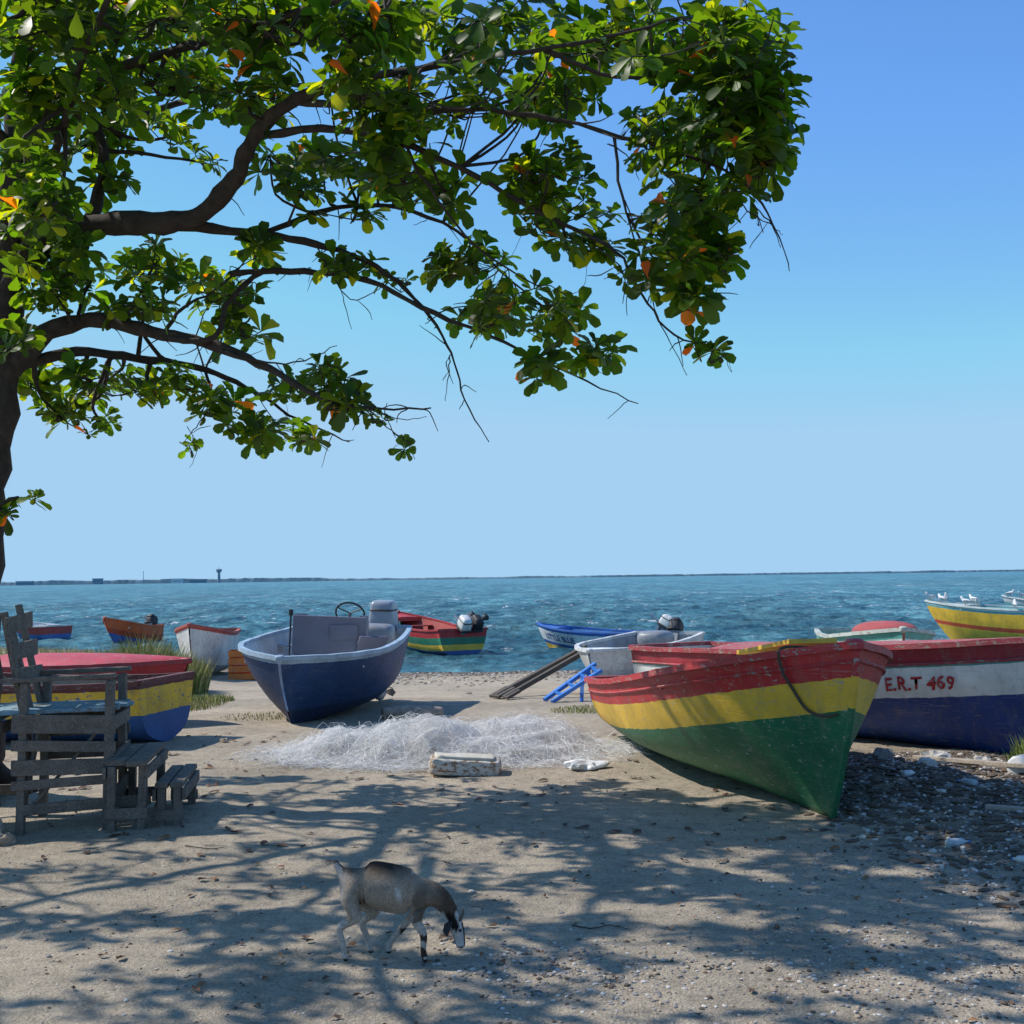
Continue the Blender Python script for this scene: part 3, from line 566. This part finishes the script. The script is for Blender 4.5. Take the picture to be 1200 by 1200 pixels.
for cl in clumps:
    world=len(cl)==3
    if world: (wx,wy,wz),(wrx,wry,wrz),n=cl
    else: cx,cy,rx,ry,n,Y0,Y1=cl
    small=n<=3
    if n>3: n=int(n*1.25)
    stems=max(1,n//5); base=[]
    for k in range(stems):
        a=R(0,2*pi); rr=R(0,.6)
        if world: c0=Vector((wx+wrx*R(-.7,.7),wy+wry*R(-.7,.7),wz+wrz*R(-.7,.3)))
        else: Y=R(Y0,Y1); c0=S(cx+rx*rr*cos(a),cy+ry*rr*sin(a)+ry*.1,Y)
        q,r=min(samples,key=lambda s_:(s_[0]-c0).length+ (0.6 if s_[1]>.08 else 0))
        mid=(q+c0)/2+Vector((R(-.12,.12),R(-.12,.12),R(-.14,.04)))
        r1=min(r*.7,.018+.003); cc=catmull([(*q,r1),(*mid,r1*.7),(*c0,r1*.45)],4,.02)
        if (q-c0).length>.02: tb.tube([x for x,_ in cc],[x for _,x in cc],5)
        base.append((c0,r1*.45))
    for k in range(n):
        a=R(0,2*pi); rr=math.sqrt(R(0,1))
        if world: p_=Vector((wx+wrx*rr*cos(a),wy+wry*rr*sin(a),wz+wrz*R(-1,1)))
        else:
            Y=R(Y0,Y1)
            if base and R(0,1)<.8:
                c0,br=random.choice(base); Y=c0.y+R(-.35,.35)
                pc=S(cx+rx*rr*cos(a),cy+ry*rr*sin(a),Y); p_=pc.lerp(c0,.25)
            else: p_=S(cx+rx*rr*cos(a),cy+ry*rr*sin(a),Y)
        c0,br=min(base,key=lambda b_:(b_[0]-p_).length)
        axis_=((p_-c0).normalized()*.6+Vector((R(-.45,.45),R(-.45,.45),.8))).normalized()
        mid=(c0+p_)/2+Vector((R(-.06,.06),R(-.06,.06),R(-.1,0)))
        cc=catmull([(*c0,min(br,.007)),(*mid,.005),(*p_,.004)],3,.008); tb.tube([x for x,_ in cc],[x for _,x in cc],4)
        nl=random.randint(8,13); a0=R(0,6.28); t1=axis_.orthogonal().normalized(); t2=axis_.cross(t1)
        hue=R(0,1); rs=R(.80,1.2)*(.72 if small else 1)
        for j in range(nl):
            q=a0+j*2.4; elv=R(-.45,.9); d=(t1*cos(q)+t2*sin(q))*cos(elv)+axis_*sin(elv)
            L=R(.10,.185)*rs*(1.0 if j<nl-2 else .7)
            v=R(.45,1.4)
            col=(.018*v+.012*hue,.052*v+.010*hue,.008)
            if R(0,1)<.07: col=(.10,.14,.012)
            if R(0,1)<.009: col=(.30,.07,.015)
            leaf(p_+d*.01-axis_*R(0,.05),d.normalized(),(axis_+Vector((R(-.35,.35),R(-.35,.35),R(-.35,.35)))).normalized(),L,col)
        nros+=1
off=Vector((-4.05,9.2,0))
tb.v=[tuple(Vector(v)-off) for v in tb.v]
tb.obj("trunk",bark,tree,smooth=True)
me=bpy.data.meshes.new("crown"); me.from_pydata([tuple(v-off) for v in leaf_v],[],leaf_f); 
ca=me.color_attributes.new("Col",'FLOAT_COLOR','CORNER'); buf=[]
for i,f in enumerate(leaf_f):
    for _ in f: buf+= [*leaf_c[i],1]
ca.data.foreach_set('color',buf); me.polygons.foreach_set('use_smooth',[True]*len(leaf_f))
mt=bpy.data.materials.new("almond_leaf"); mt.use_nodes=True; nt=mt.node_tree; p=nt.nodes["Principled BSDF"]; out=nt.nodes["Material Output"]
at=N(nt,"ShaderNodeAttribute",attribute_name="Col"); nt.links.new(at.outputs[0],p.inputs['Base Color']); p.inputs['Roughness'].default_value=.45; p.inputs['Specular IOR Level'].default_value=.3
tr=N(nt,"ShaderNodeBsdfTranslucent"); tcol=mix(nt,1.0,at.outputs[0],(12,9,1.2),'MULTIPLY'); nt.links.new(tcol,tr.inputs[0])
ms=N(nt,"ShaderNodeMixShader"); ms.inputs[0].default_value=.38; nt.links.new(p.outputs[0],ms.inputs[1]); nt.links.new(tr.outputs[0],ms.inputs[2]); nt.links.new(ms.outputs[0],out.inputs[0])
me.materials.append(mt); co=bpy.data.objects.new("crown",me); COL.objects.link(co); co.parent=tree
print("rosettes",nros,"leaf faces",len(leaf_f))

# ------------------------------------------------------------------ goat
def skin_mesh(name,nodes,edges,mat,root=0,sub=2):
    me=bpy.data.meshes.new(name); me.from_pydata([n[0] for n in nodes],edges,[]); o=bpy.data.objects.new(name,me); COL.objects.link(o)
    sk=o.modifiers.new("s",'SKIN'); sk.use_smooth_shade=True; sk.branch_smoothing=.6
    for i,n in enumerate(nodes):
        d=me.skin_vertices[0].data[i]; r=n[1]; d.radius=r if hasattr(r,'__len__') else (r,r); d.use_root=(i==root)
    sb=o.modifiers.new("b",'SUBSURF'); sb.levels=sub; sb.render_levels=sub
    dg=bpy.context.evaluated_depsgraph_get(); dg.update(); nm=bpy.data.meshes.new_from_object(o.evaluated_get(dg))
    bpy.data.objects.remove(o); o=bpy.data.objects.new(name,nm); COL.objects.link(o); nm.materials.clear(); nm.materials.append(mat); return o
nodes=[((-.02,0,.322),(.082,.088)),((-.11,0,.335),(.078,.082)),((-.19,0,.335),(.066,.066)),((.07,0,.305),(.085,.088)),((.14,0,.305),(.066,.075)),
 ((.185,0,.285),(.045,.055)),((.22,0,.235),(.034,.042)),((.245,0,.185),(.032,.036)),((.264,0,.142),(.031,.036)),((.278,0,.090),(.021,.025)),((.284,0,.048),(.018,.019)),
 ((-.225,0,.365),(.018,.018)),((-.243,0,.39),(.014,.016)),((-.248,0,.412),(.007,.009))]
edges=[(0,1),(1,2),(0,3),(3,4),(4,5),(5,6),(6,7),(7,8),(8,9),(9,10),(2,11),(11,12),(12,13)]
def leg(att,pts):
    prev=att
    for q,r in pts: nodes.append((q,r)); edges.append((prev,len(nodes)-1)); prev=len(nodes)-1
leg(2,[((-.185,-.05,.27),.052),((-.145,-.055,.215),.034),((-.225,-.055,.14),.0165),((-.205,-.055,.075),.0125),((-.20,-.055,.032),.014),((-.19,-.055,.008),.014)])
leg(2,[((-.165,.05,.27),.052),((-.09,.055,.215),.034),((-.15,.055,.135),.0165),((-.125,.055,.075),.0125),((-.115,.055,.032),.014),((-.105,.055,.008),.014)])
leg(4,[((.115,-.045,.24),.036),((.10,-.05,.19),.024),((.135,-.05,.115),.0165),((.13,-.05,.06),.012),((.135,-.05,.028),.014),((.145,-.05,.008),.014)])
leg(4,[((.105,.045,.24),.036),((.07,.05,.19),.024),((.03,.05,.12),.0165),((-.02,.05,.065),.012),((-.035,.05,.03),.014),((-.03,.05,.008),.014)])
mt,nt,p=newmat("goat_fur"); at=N(nt,"ShaderNodeAttribute",attribute_name="Col"); tc=N(nt,"ShaderNodeTexCoord")
nn=noise_n(nt,mapping(nt,tc.outputs['Object'],(1,1,.5)),190,5,.75); nb=noise_n(nt,tc.outputs['Object'],22,6,.7)
c=mix(nt,.85,at.outputs[0],ramp(nt,nn.outputs[0],[(.3,.45),(.7,1.4)]).outputs[0],'MULTIPLY'); c=mix(nt,.6,c,ramp(nt,nb.outputs[0],[(.35,.75),(.65,1.2)]).outputs[0],'MULTIPLY')
nt.links.new(c,p.inputs['Base Color']); p.inputs['Roughness'].default_value=.95; p.inputs['Specular IOR Level'].default_value=.2; bump(nt,nn.outputs[0],1,.012,p)
body=skin_mesh("body",nodes,edges,mt); 
def goatcol(v):
    x,y,z=v; n=noise.noise(Vector((x*14,y*14,z*14)))*.03; n2=noise.noise(Vector((x*22+4,y*22,z*22)))
    tan=Vector((.46,.36,.265)); wh=Vector((.78,.73,.66)); bk=Vector((.020,.017,.015)); br=Vector((.12,.083,.055))
    top=sstep(.355,.395,z+n); c=tan.lerp(br,top*.85) if x<.19 else tan.copy()
    if x<.19 and z>.392+n*.5 and x>-.2: c=bk.lerp(br,.2)
    if x<-.18: c=tan.lerp(wh,.4*sstep(-.18,-.22,x)) if z<.37 else c
    if -.16<x<.09: c=c.lerp(wh,.4*(1-sstep(.23,.27,z)))
    if .0<x<.09 and .29<z<.375 and n2>.12: c=wh
    if .09<x<.18: c=c.lerp(br,.7*(1-sstep(.30,.35,z+n)))
    if z<.19 and x<.2: c=tan.lerp(wh,.55)
    if z<.12 and .02<x<.2 and n2>-.1: c=br.lerp(bk,.4)
    if x>.15 and z>.19: c=tan.lerp(br,.5+.5*sstep(.16,.23,x)) if z<.33 else br
    if x>.2 and z<.20:
        c=bk
        if abs(abs(y)-.018)<.007 and z>.06: c=wh
        if z<.058: c=tan
    if z<.022: c=bk
    if x<-.215 and z>.36: c=br if abs(y)<.008 else wh*.7
    return c
ca=body.data.color_attributes.new("Col",'FLOAT_COLOR','POINT')
for i,v in enumerate(body.data.vertices): c=goatcol(v.co); ca.data[i].color=(*c,1)
for v in body.data.vertices:
    x,y,z=v.co
    w_=sstep(.12,.26,z)*sstep(-.26,-.08,x)*(1-sstep(.02,.22,x))
    if z<.405: v.co.z=z-(.405-z)*.26*w_
    v.co.y=y*(1+.14*w_)
gx,gy=S(462,1118,5.12).x,5.12
goat=empty("goat",(gx,gy,gz(gx,gy)+.003),(0,0,math.radians(-4))); tag(goat,"small tan and black goat with white patches grazing head down","goat")
body.parent=goat
gf=plain("goat_dark_hair",(.03,.024,.02),.9,0,.3,60); gh=plain("goat_horn",(.10,.08,.06),.6); 
for sd in (-1,1):
    e=MB(); e.tube([(.245,sd*.022,.167),(.235,sd*.045,.161),(.232,sd*.075,.144),(.236,sd*.095,.127)],[.006,.017,.016,.004],8,0,.35); e.obj("ear",gf,goat,smooth=True)
    e=MB(); e.tube([(.275,sd*.014,.165),(.292,sd*.017,.187),(.292,sd*.02,.212)],[.008,.006,.002],7); e.obj("horn",gh,goat,smooth=True)
    e=MB(); e.sup((.283,sd*.024,.129),(.014,.011,.014),1,10,6); e.obj("eye",M_black,goat,smooth=True)

# ------------------------------------------------------------------ wooden furniture
wg=wood("weathered_grey_wood",(.065,.052,.042),(.25,.21,.17)); wt=wood("grey_wood_teal_paint",(.10,.09,.08),(.27,.26,.24),.85,(.22,.36,.42))
ch=empty("wooden_chair",(-3.0,8.2,0),(0,0,.16)); tag(ch,"tall homemade chair of weathered grey planks","chair")
e=MB()
x0,x1,y0,y1=-.27,.27,-.32,.32
for x in (x0,x1):
    for y in (y0,y1): e.board((x,y,-.02),(x+R(-.03,.03),y,.96),R(.07,.10),.05,(1,0,0))
e.board((x0,y0-.02,.14),(x1+.28,y0-.02,.18),.03,.07); 
for z_,hh in ((.30,.06),(.415,.10),(.56,.07),(.70,.12)): 
    e.board((x0-.05,y0-.042,z_),(x1+.06,y0-.042,z_+R(-.03,.03)),.022,hh); e.board((x0-.03,y1+.042,z_),(x1+.04,y1+.042,z_+.01),.022,hh)
for z_ in (.2,.42,.68): e.board((x1+.036,y0-.02,z_),(x1+.036,y1+.02,z_+R(-.03,.03)),.022,.09)
e.board((x0+.01,y0+.03,.15),(x0+.12,y0+.03,.72),.07,.022,(1,0,0)); e.board((x0+.02,y0+.02,.1),(x1-.04,y0+.02,.66),.06,.02)
e.obj("leg_frame",wg,ch,bevel=.004)
e=MB()
for i in range(6): e.board((x0-.12+R(-.03,.03),y0+.04+i*.112,.755+R(0,.012)),(x1+.05+R(-.04,.05),y0+.03+i*.112,.76+R(0,.014)),.10,.025)
e.obj("seat",wt,ch,bevel=.004)
for y in (y0,y1):
    e=MB(); e.board((x0-.12,y,.975),(x1+.05,y,.98+R(-.015,.015)),.10,.03); e.obj("armrest",wg,ch,bevel=.004)
e=MB()
for y,l_ in ((y0,.02),(y0+.22,-.05),(y1-.1,.06)): e.board((x0+.03,y+.055,.6),(x0-.14+R(-.03,.03),y+.055,1.40+l_),.075,.035,(1,0,0))
for k,z_ in enumerate((1.0,1.16,1.33)): t=(z_-.6)/.82; e.board((x0+.03-.17*t+.03,y0-.03,z_),(x0+.03-.17*t+.03,y1+.02,z_+R(-.04,.04)),.022,.11)
e.obj("backrest",wg,ch,bevel=.004)
def bench(loc,w,l,h,mat,label,rotz=0,planks=2,mid=False):
    r=empty("wooden_bench",(loc[0],loc[1],gz(*loc)),(0,0,rotz)); tag(r,label,"bench")
    e=MB()
    for i in range(planks): pw=w/planks; e.board((-w/2+pw*(i+.5),-l/2+R(-.04,.03),h),(-w/2+pw*(i+.5),l/2,h+.006*i),pw-.012,.035)
    e.obj("seat",mat,r,bevel=.004)
    for x in (-w/2+.04,w/2-.04):
        for y in (-l/2+.05,l/2-.05):
            e=MB(); e.board((x,y,-.02),(x+R(-.015,.015),y,h-.02),.075,.05,(1,0,0)); e.obj("leg",wg,r,bevel=.004)
    e=MB(); 
    for y in (-l/2+.015,l/2-.015): e.board((-w/2,y,h*.25),(w/2,y,h*.25),.022,.07)
    if mid:
        for z_ in (.42,.62): e.board((-w/2,-l/2+.012,h*z_),(w/2,-l/2+.012,h*z_+.02),.022,.09)
        for sy in (-1,1): e.board((w/2-.03,sy*(l/2-.005),h*.2),(w/2-.03,sy*(l/2-.005),h*.95),.07,.04,(0,1,0))
    for x in (-w/2-.0,w/2+.0): e.board((x,-l/2,h-.06),(x,l/2,h-.06),.022,.075)
    e.obj("brace",wg,r,bevel=.004); return r
bench((-2.58,8.22),.27,.85,.43,wg,"low weathered plank bench beside the tall chair",.14)
bench((-2.34,8.34),.19,.80,.26,wg,"lowest weathered plank bench like a step",.14)
bench((-3.80,8.1),.85,.75,.75,wt,"grey wooden bench with flaking blue paint",.1,6,True)
# ------------------------------------------------------------------ net heap etc
mt,nt,p=newmat("pale_netting"); tc=N(nt,"ShaderNodeTexCoord"); out=nt.nodes["Material Output"]
n1=noise_n(nt,tc.outputs['Object'],3,8,.7); n2=noise_n(nt,mapping(nt,tc.outputs['Object'],(1,1.6,2)),24,10,.85)
c=ramp(nt,n1.outputs[0],[(.35,(.64,.63,.62)),(.62,(.90,.90,.90))]).outputs[0]
c=mix(nt,.5,c,ramp(nt,n2.outputs[0],[(.34,(.6,.56,.5)),(.5,(1,1,1))]).outputs[0],'MULTIPLY'); nt.links.new(c,p.inputs['Base Color']); p.inputs['Roughness'].default_value=1; p.inputs['Specular IOR Level'].default_value=.1
bump(nt,n2.outputs[0],.4,.02,p)
tr=N(nt,"ShaderNodeBsdfTranslucent"); nt.links.new(c,tr.inputs[0]); ms=N(nt,"ShaderNodeMixShader"); ms.inputs[0].default_value=.5; nt.links.new(p.outputs[0],ms.inputs[1]); nt.links.new(tr.outputs[0],ms.inputs[2])
tp=N(nt,"ShaderNodeBsdfTransparent"); ma=N(nt,"ShaderNodeMixShader"); af=ramp(nt,noise_n(nt,mapping(nt,tc.outputs['Object'],(1,1.8,1)),20,12,.88).outputs[0],[(.36,.04),(.64,.70)])
nt.links.new(af.outputs[0],ma.inputs[0]); nt.links.new(tp.outputs[0],ma.inputs[1]); nt.links.new(ms.outputs[0],ma.inputs[2]); nt.links.new(ma.outputs[0],out.inputs[0])
def netH(x,y):
    r=math.sqrt((x/1.5)**2+(y/.80)**2); e_=max(0,1-r**2.2)
    q=Vector((x*1.9+.4*noise.noise(Vector((x*2,y*2,1))),y*2.6,5)); ridge=1-abs(noise.noise(q))*2.6
    h=.17*e_*(.9+.8*noise.noise(Vector((x*1.5,y*1.6,2))))+.11*max(0,ridge)*min(1,e_*2.2)
    return max(0,h)
mb=MB()
G=130; H=80
for layer in range(3):
    o_=len(mb.v)
    for j in range(H+1):
        for i in range(G+1):
            u=2*i/G-1; v=2*j/H-1; k=1.0-.05*layer+.26*noise.noise(Vector((u*2.4,v*2.4,layer*3)))+.14*noise.noise(Vector((u*8,v*8,layer)))
            rr=max(1,math.sqrt(u*u+v*v)); x=u*1.58*k/rr; y=v*.88*k/rr
            hgt=netH(x,y); z=hgt*(.45+.32*layer)+.008+.006*layer+(.08*noise.noise(Vector((x*4,y*6,layer*4)))+.04*noise.noise(Vector((x*11,y*14,3+layer))))*min(1,hgt*8+.15)
            mb.v.append((x,y,max(.004+.004*layer,z)))
    for j in range(H):
        for i in range(G): a=o_+j*(G+1)+i; mb.f.append((a,a+1,a+G+2,a+G+1)); mb.m.append(0)
for _ in range(5600):
    x=R(-1.85,1.85);y=R(-1,1);a=R(0,6.28); pts=[]
    if (x/1.72)**2+(y/1.0)**2>1: continue
    lift=R(.0,.06) if R(0,1)<.8 else R(.05,.12); tw=R(-.4,.4)
    for k in range(8):
        pts.append((x,y,netH(x,y)+.010+lift*sin(pi*k/7)+R(0,.006))); a+=tw+R(-.3,.3); x+=.05*cos(a); y+=.04*sin(a)
    mb.tube(pts,R(.0006,.0016),3,1)
o=mb.obj("fishing_net",[mt,plain("net_strand",(.85,.85,.85),.9)],smooth=True,loc=(-.62,11.0,.0)); tag(o,"heap of pale tangled fishing net on the dirt","fishing net")
e=MB(); e.sup((0,0,.065),(.58,.28,.13),.22,24,10); e.sup((0,0,.135),(.50,.2,.035),.25,24,8,1)
for i,v in enumerate(e.v): v=Vector(v); e.v[i]=tuple(v*(1+.10*noise.noise(v*7)))
o=e.obj("foam_block",[paint("dirty_white_foam",(.58,.56,.50),.8,.75,(.22,.13,.07)),plain("dirty_foam_top",(.5,.47,.4),.9)],smooth=True,loc=(-.42,9.93,.0),rot=(.05,.06,.06)); tag(o,"dirty white rust stained foam block in front of the net","foam block")
e=MB(); c_=catmull([(-.35,0,.09,.07),(-.1,.03,.10,.085),(.2,0,.09,.08),(.38,.02,.08,.06)],4,.004); e.tube([q for q,_ in c_],[r for _,r in c_],10)
o=e.obj("driftwood_log",plain("pale_driftwood",(.33,.28,.23),.9,0,.4,18,.6),smooth=True,loc=(-1.25,14.6,gz(-1.25,14.6)-.01),rot=(0,0,.2)); tag(o,"short pale driftwood log beside the blue boat","log")
dw=wood("dark_wet_wood",(.05,.04,.035),(.14,.12,.10))
for i,(a,b) in enumerate((((-.28,18.0),(1.15,19.2)),((-.12,17.7),(.98,18.1)))):
    A=Vector((a[0],a[1],gz(*a)+.05)); B_=Vector((b[0],b[1],.48-.06*i)); e=MB(); d=B_-A
    e.board((0,0,0),d,.09,.07); e.board(d*-.02,d*.16,.24,.045)
    o=e.obj("wooden_oar_pole",dw,loc=A,bevel=.01); tag(o,"dark timber oar leaning on the white boat","oar","dark timbers leaning on the white boat")
bl=paint("bright_blue_paint",(.03,.2,.62),.45,.3); tr_=empty("blue_trestle",(.72,17.1,gz(.72,17.1))); tag(tr_,"bright blue slanted wooden trestle standing on the beach","trestle")
e=MB(); e.board((-.30,-.2,.04),(.45,.25,.50),.07,.05); e.board((-.2,-.38,.03),(.52,.05,.42),.06,.05)
for t_ in (.2,.45,.7,.92): e.board(Vector((-.30,-.2,.05)).lerp(Vector((.45,.25,.51)),t_),Vector((-.2,-.38,.04)).lerp(Vector((.52,.05,.43)),t_),.05,.03)
e.obj("slanted_beam",bl,tr_)
for a,b in (((.22,-.2,0),(.25,.02,.34)),((.40,.05,0),(.34,.16,.42))):
    e=MB(); e.board(a,b,.05,.04); e.obj("leg",bl,tr_)
e=MB()
for z_ in (.08,.24,.40,.55):
    for sd in (-1,1): e.board((-.32,sd*.25,z_),(.32,sd*.25,z_),.03,.12); e.board((sd*.305,-.23,z_),(sd*.305,.23,z_),.03,.12)
e.board((-.3,0,.03),(.3,0,.03),.44,.03)
for x in (-.28,.28):
    for y in (-.2,.2): e.board((x,y,0),(x,y,.62),.04,.04)
o=e.obj("orange_crate",paint("orange_paint",(.70,.2,.03),.5,.3),loc=(-5.6,25,gz(-5.6,25)),rot=(0,0,.15)); tag(o,"slatted orange crate near the white boat","crate")
for x,y in ((-8.6,44),(-1.4,60),(-2.2,64)):
    e=MB(); e.sup((0,0,.12),(.36,.36,.36),1,16,10); e.tube([(0,0,.28),(0,0,.36)],[.05,.03],8)
    o=e.obj("buoy",M_black,smooth=True,loc=(x,y,WL)); tag(o,"small dark mooring buoy floating on the sea","buoy","mooring buoys")

# ------------------------------------------------------------------ ground cover
ico=[(0,0,1),(0,0,-1)]+[(cos(k*pi/3)*.9,sin(k*pi/3)*.9,.35) for k in range(6)]+[(cos(k*pi/3+.5)*.95,sin(k*pi/3+.5)*.95,-.3) for k in range(6)]
icf=[(0,2+k,2+(k+1)%6) for k in range(6)]+[(2+k,8+k,2+(k+1)%6) for k in range(6)]+[(2+(k+1)%6,8+k,8+(k+1)%6) for k in range(6)]+[(1,8+(k+1)%6,8+k) for k in range(6)]
def stone(mb,x,y,r,mat,flat=.6,ex=None):
    z=gz(x,y); a=R(0,6.28); ex=ex or R(.7,1.5)
    vs=[]
    for v in ico:
        k=r*R(.8,1.15); X=v[0]*k*ex;Y_=v[1]*k; vs.append((x+X*cos(a)-Y_*sin(a),y+X*sin(a)+Y_*cos(a),z+v[2]*k*flat+r*flat*.3))
    mb.add(vs,icf,mat)
M_st=[plain("pale_shell",(.5,.47,.42),.8),plain("grey_pebble",(.22,.21,.2),.9),plain("brown_chip",(.10,.075,.055),.95),plain("tan_pebble",(.34,.27,.2),.9)]
mb=MB()
for _ in range(6500):
    Y=4+R(0,1)**1.3*9; X=R(-.48,.48)*Y*1.05
    k=noise.noise(Vector((X*.9,Y*.9,7)))
    if R(-.45,.5)>k: continue
    stone(mb,X,Y,R(.003,.009)*(2.0 if R(0,1)<.06 else 1),random.choice([0,1,1,2,2,3,3]))
for cx,cy,sx_,sy_,n in ((.15,4.95,.35,.22,800),(1.6,4.75,.5,.45,1300),(2.6,6.4,.6,.6,1300)):
    for _ in range(n): stone(mb,random.gauss(cx,sx_),random.gauss(cy,sy_),R(.003,.012),random.choice([0,1,1,3,2]))
for _ in range(14000):
    X=R(1.9,5.4);Y=R(5.0,10.6)
    if R(0,1)>sstep(5.0,7.6,Y+ (X-2.8)*.6)*sstep(1.7,2.6,X): continue
    m_=random.choice([0,0,1,1,1,2,2,2,2,2,3])
    stone(mb,X,Y,R(.005,.020)*(1.3 if m_==2 else .95)*(1.7 if R(0,1)<.04 else 1),m_,.6,R(1.2,3) if m_==2 else None)
for _ in range(2200):
    X=R(-4,7); Y=shoreY(X)-abs(random.gauss(0,2.2))-.2
    stone(mb,X,Y,R(.010,.040),random.choice([0,1,2,3,3,2]),.5)
o=mb.obj("pebbles",M_st,smooth=False); o["kind"]="stuff"; tag(o,"scattered pebbles, shells and wood chips on dirt","pebbles")
mb=MB(); M_l=[plain("dry_leaf",(.22,.10,.04),.8),plain("dry_leaf_dark",(.09,.05,.03),.8)]
for _ in range(480):
    Y=4+R(0,1)**1.1*9; X=R(-.48,.48)*Y; z=gz(X,Y)+.006; a=R(0,6.28); L=R(.012,.035) if Y<7 else R(.025,.06); d=Vector((cos(a),sin(a),0));s_=Vector((-sin(a),cos(a),0)); c=Vector((X,Y,z))
    mb.add([c-d*L,c-d*L*.2+s_*L*.4+Vector((0,0,R(0,.015))),c+d*L*.6+s_*L*.35+Vector((0,0,R(0,.02))),c+d*L+Vector((0,0,.01)),c+d*L*.5-s_*L*.35,c-d*L*.2-s_*L*.4+Vector((0,0,.01))],[(0,1,5),(1,2,4,5),(2,3,4)],random.choice([0,1,1]))
o=mb.obj("fallen_leaves",M_l); o["kind"]="stuff"; tag(o,"dry brown fallen leaves scattered over the dirt","leaves")
mg=[plain("beach_grass",(.16,.22,.04),.8),plain("dry_grass",(.42,.36,.14),.8)]
def grass(cx,cy,rx,ry,n,h,label,green=.6):
    mb=MB()
    for _ in range(n):
        a=R(0,6.28); rr=math.sqrt(R(0,1)); X=cx+rx*rr*cos(a); Y=cy+ry*rr*sin(a); z=gz(X,Y); hh=h*R(.4,1)*(1-.5*rr); b=R(0,6.28); d=Vector((cos(b),sin(b),0)); ln=Vector((R(-.4,.4),R(-.4,.4),0))*hh
        q=Vector((X,Y,z)); ww=.005+.008*hh
        mb.add([q-d*ww,q+d*ww,q+ln*.4+Vector((0,0,hh*.6))+d*ww*.7,q+ln+Vector((0,0,hh)),q+ln*.4+Vector((0,0,hh*.6))-d*ww*.7],[(0,1,2,4),(4,2,3)],0 if R(0,1)<green else 1)
    o=mb.obj("grass",mg); o["kind"]="stuff"; tag(o,label,"grass")
grass(-4.8,17.4,.6,2.0,2200,.16,"low green grass on the beach beside the boats")
grass(-6.2,20.2,1.0,1.2,7500,1.15,"tall yellow green weeds near the shore",.4)
grass(-14,31,5,5,3800,.5,"rough shore grass behind the beached boats",.4)
grass(.9,15.5,.45,.6,700,.06,"thin green grass patch on the sand")
grass(-3.2,15.2,.5,.6,300,.06,"thin grass beside the blue boat")
grass(4.12,9.55,.20,.20,700,.42,"weeds growing beside the white boat",.9)
pl=wood("bleached_plank",(.3,.25,.2),(.5,.44,.36))
for (a,b,wd) in (((3.3,9.95),(3.75,8.6),.07),((3.5,9.5),(3.95,8.75),.05),((2.95,7.6),(3.5,7.2),.04)):
    z1=gz(*a);z2=gz(*b); e=MB(); A=Vector((*a,z1+.05)); e.board((0,0,0),Vector((*b,z2+.07))-A,wd,.03); o=e.obj("loose_plank",pl,loc=A,bevel=.004); tag(o,"bleached loose plank lying among the debris","plank","loose planks in the debris")
pet=plain("cloudy_plastic",(.35,.42,.45),.25); wj=plain("white_plastic",(.62,.63,.62),.45,0,.2,9)
def bottle(x,y,col,L=.16,r=.026,yaw=0,label="cloudy plastic bottle lying in the debris",name="plastic_bottle"):
    e=MB(); e.tube([(-L/2,0,0),(-L/2+.01,0,0),(L*.18,0,0),(L*.34,0,0),(L*.40,0,0),(L*.47,0,0)],[r*.8,r,r,r*.45,r*.36,r*.36],12); e.tube([(L*.47,0,0),(L*.54,0,0)],r*.42,10,1)
    o=e.obj(name,[col,bl],smooth=True,loc=(x,y,gz(x,y)+r*.7),rot=(0,.05,yaw)); tag(o,label,"bottle","plastic bottles in the debris")
bottle(2.55,7.0,pet,yaw=.4); bottle(3.1,8.3,pet,yaw=2); bottle(3.4,7.5,pet,yaw=1.1,L=.13); bottle(2.75,6.6,wj,yaw=2.6,L=.10,r=.02); bottle(2.9,8.9,wj,yaw=.6,L=.14); bottle(3.3,6.9,pet,yaw=2.9,L=.15)
bottle(3.77,8.95,wj,.28,.09,.9,"large white plastic jug lying in the debris","plastic_jug")
def rock(x,y,r,label="rough grey rock lying on the dirt",mat=1):
    e=MB(); e.sup((0,0,r*.35),(r*2,r*1.5,r*1.3),.8,14,9)
    for i,v in enumerate(e.v): 
        n=noise.noise(Vector(v)*(2.2/r)+Vector((x,y,0)))*.45; e.v[i]=tuple(Vector(v)*(1+n))
    o=e.obj("rock",M_st[mat],loc=(x,y,gz(x,y)-.01),rot=(0,0,R(0,6))); tag(o,label,"rock","rocks lying about the beach")
for x,y,r,mm in ((-3.35,7.75,.11,3),(-3.2,7.55,.07,3),(3.05,10.05,.10,1),(3.45,9.9,.12,0),(3.75,9.7,.09,0),(3.2,9.4,.08,0),(-3.4,11.3,.08,0),(-2.9,12.0,.05,3),(2.0,7.5,.04,1)): rock(x,y,r,mat=mm)
for pts in (([(.25,5.6),(.33,5.5),(.42,5.53),(.5,5.46)]),([(-2.0,7.3),(-1.85,7.2),(-1.75,7.25)])):
    e=MB(); c_=catmull([(x,y,gz(x,y)+.008,.005) for x,y in pts],4,.006); o0=c_[0][0].copy(); e.tube([q-o0 for q,_ in c_],[.004-.0025*i/len(c_) for i in range(len(c_))],5)
    o=e.obj("fallen_twig",bark,loc=o0); tag(o,"thin crooked twig lying on the dirt","twig","fallen twigs")
e=MB(); e.sup((0,0,.03),(.32,.2,.08),.9,24,12)
for i,v in enumerate(e.v): e.v[i]=tuple(Vector(v)*(1+.6*noise.noise(Vector(v)*14)))
o=e.obj("plastic_bag",wj,smooth=False,loc=(.58,10.05,0)); tag(o,"crumpled white plastic bag beside the net","bag")
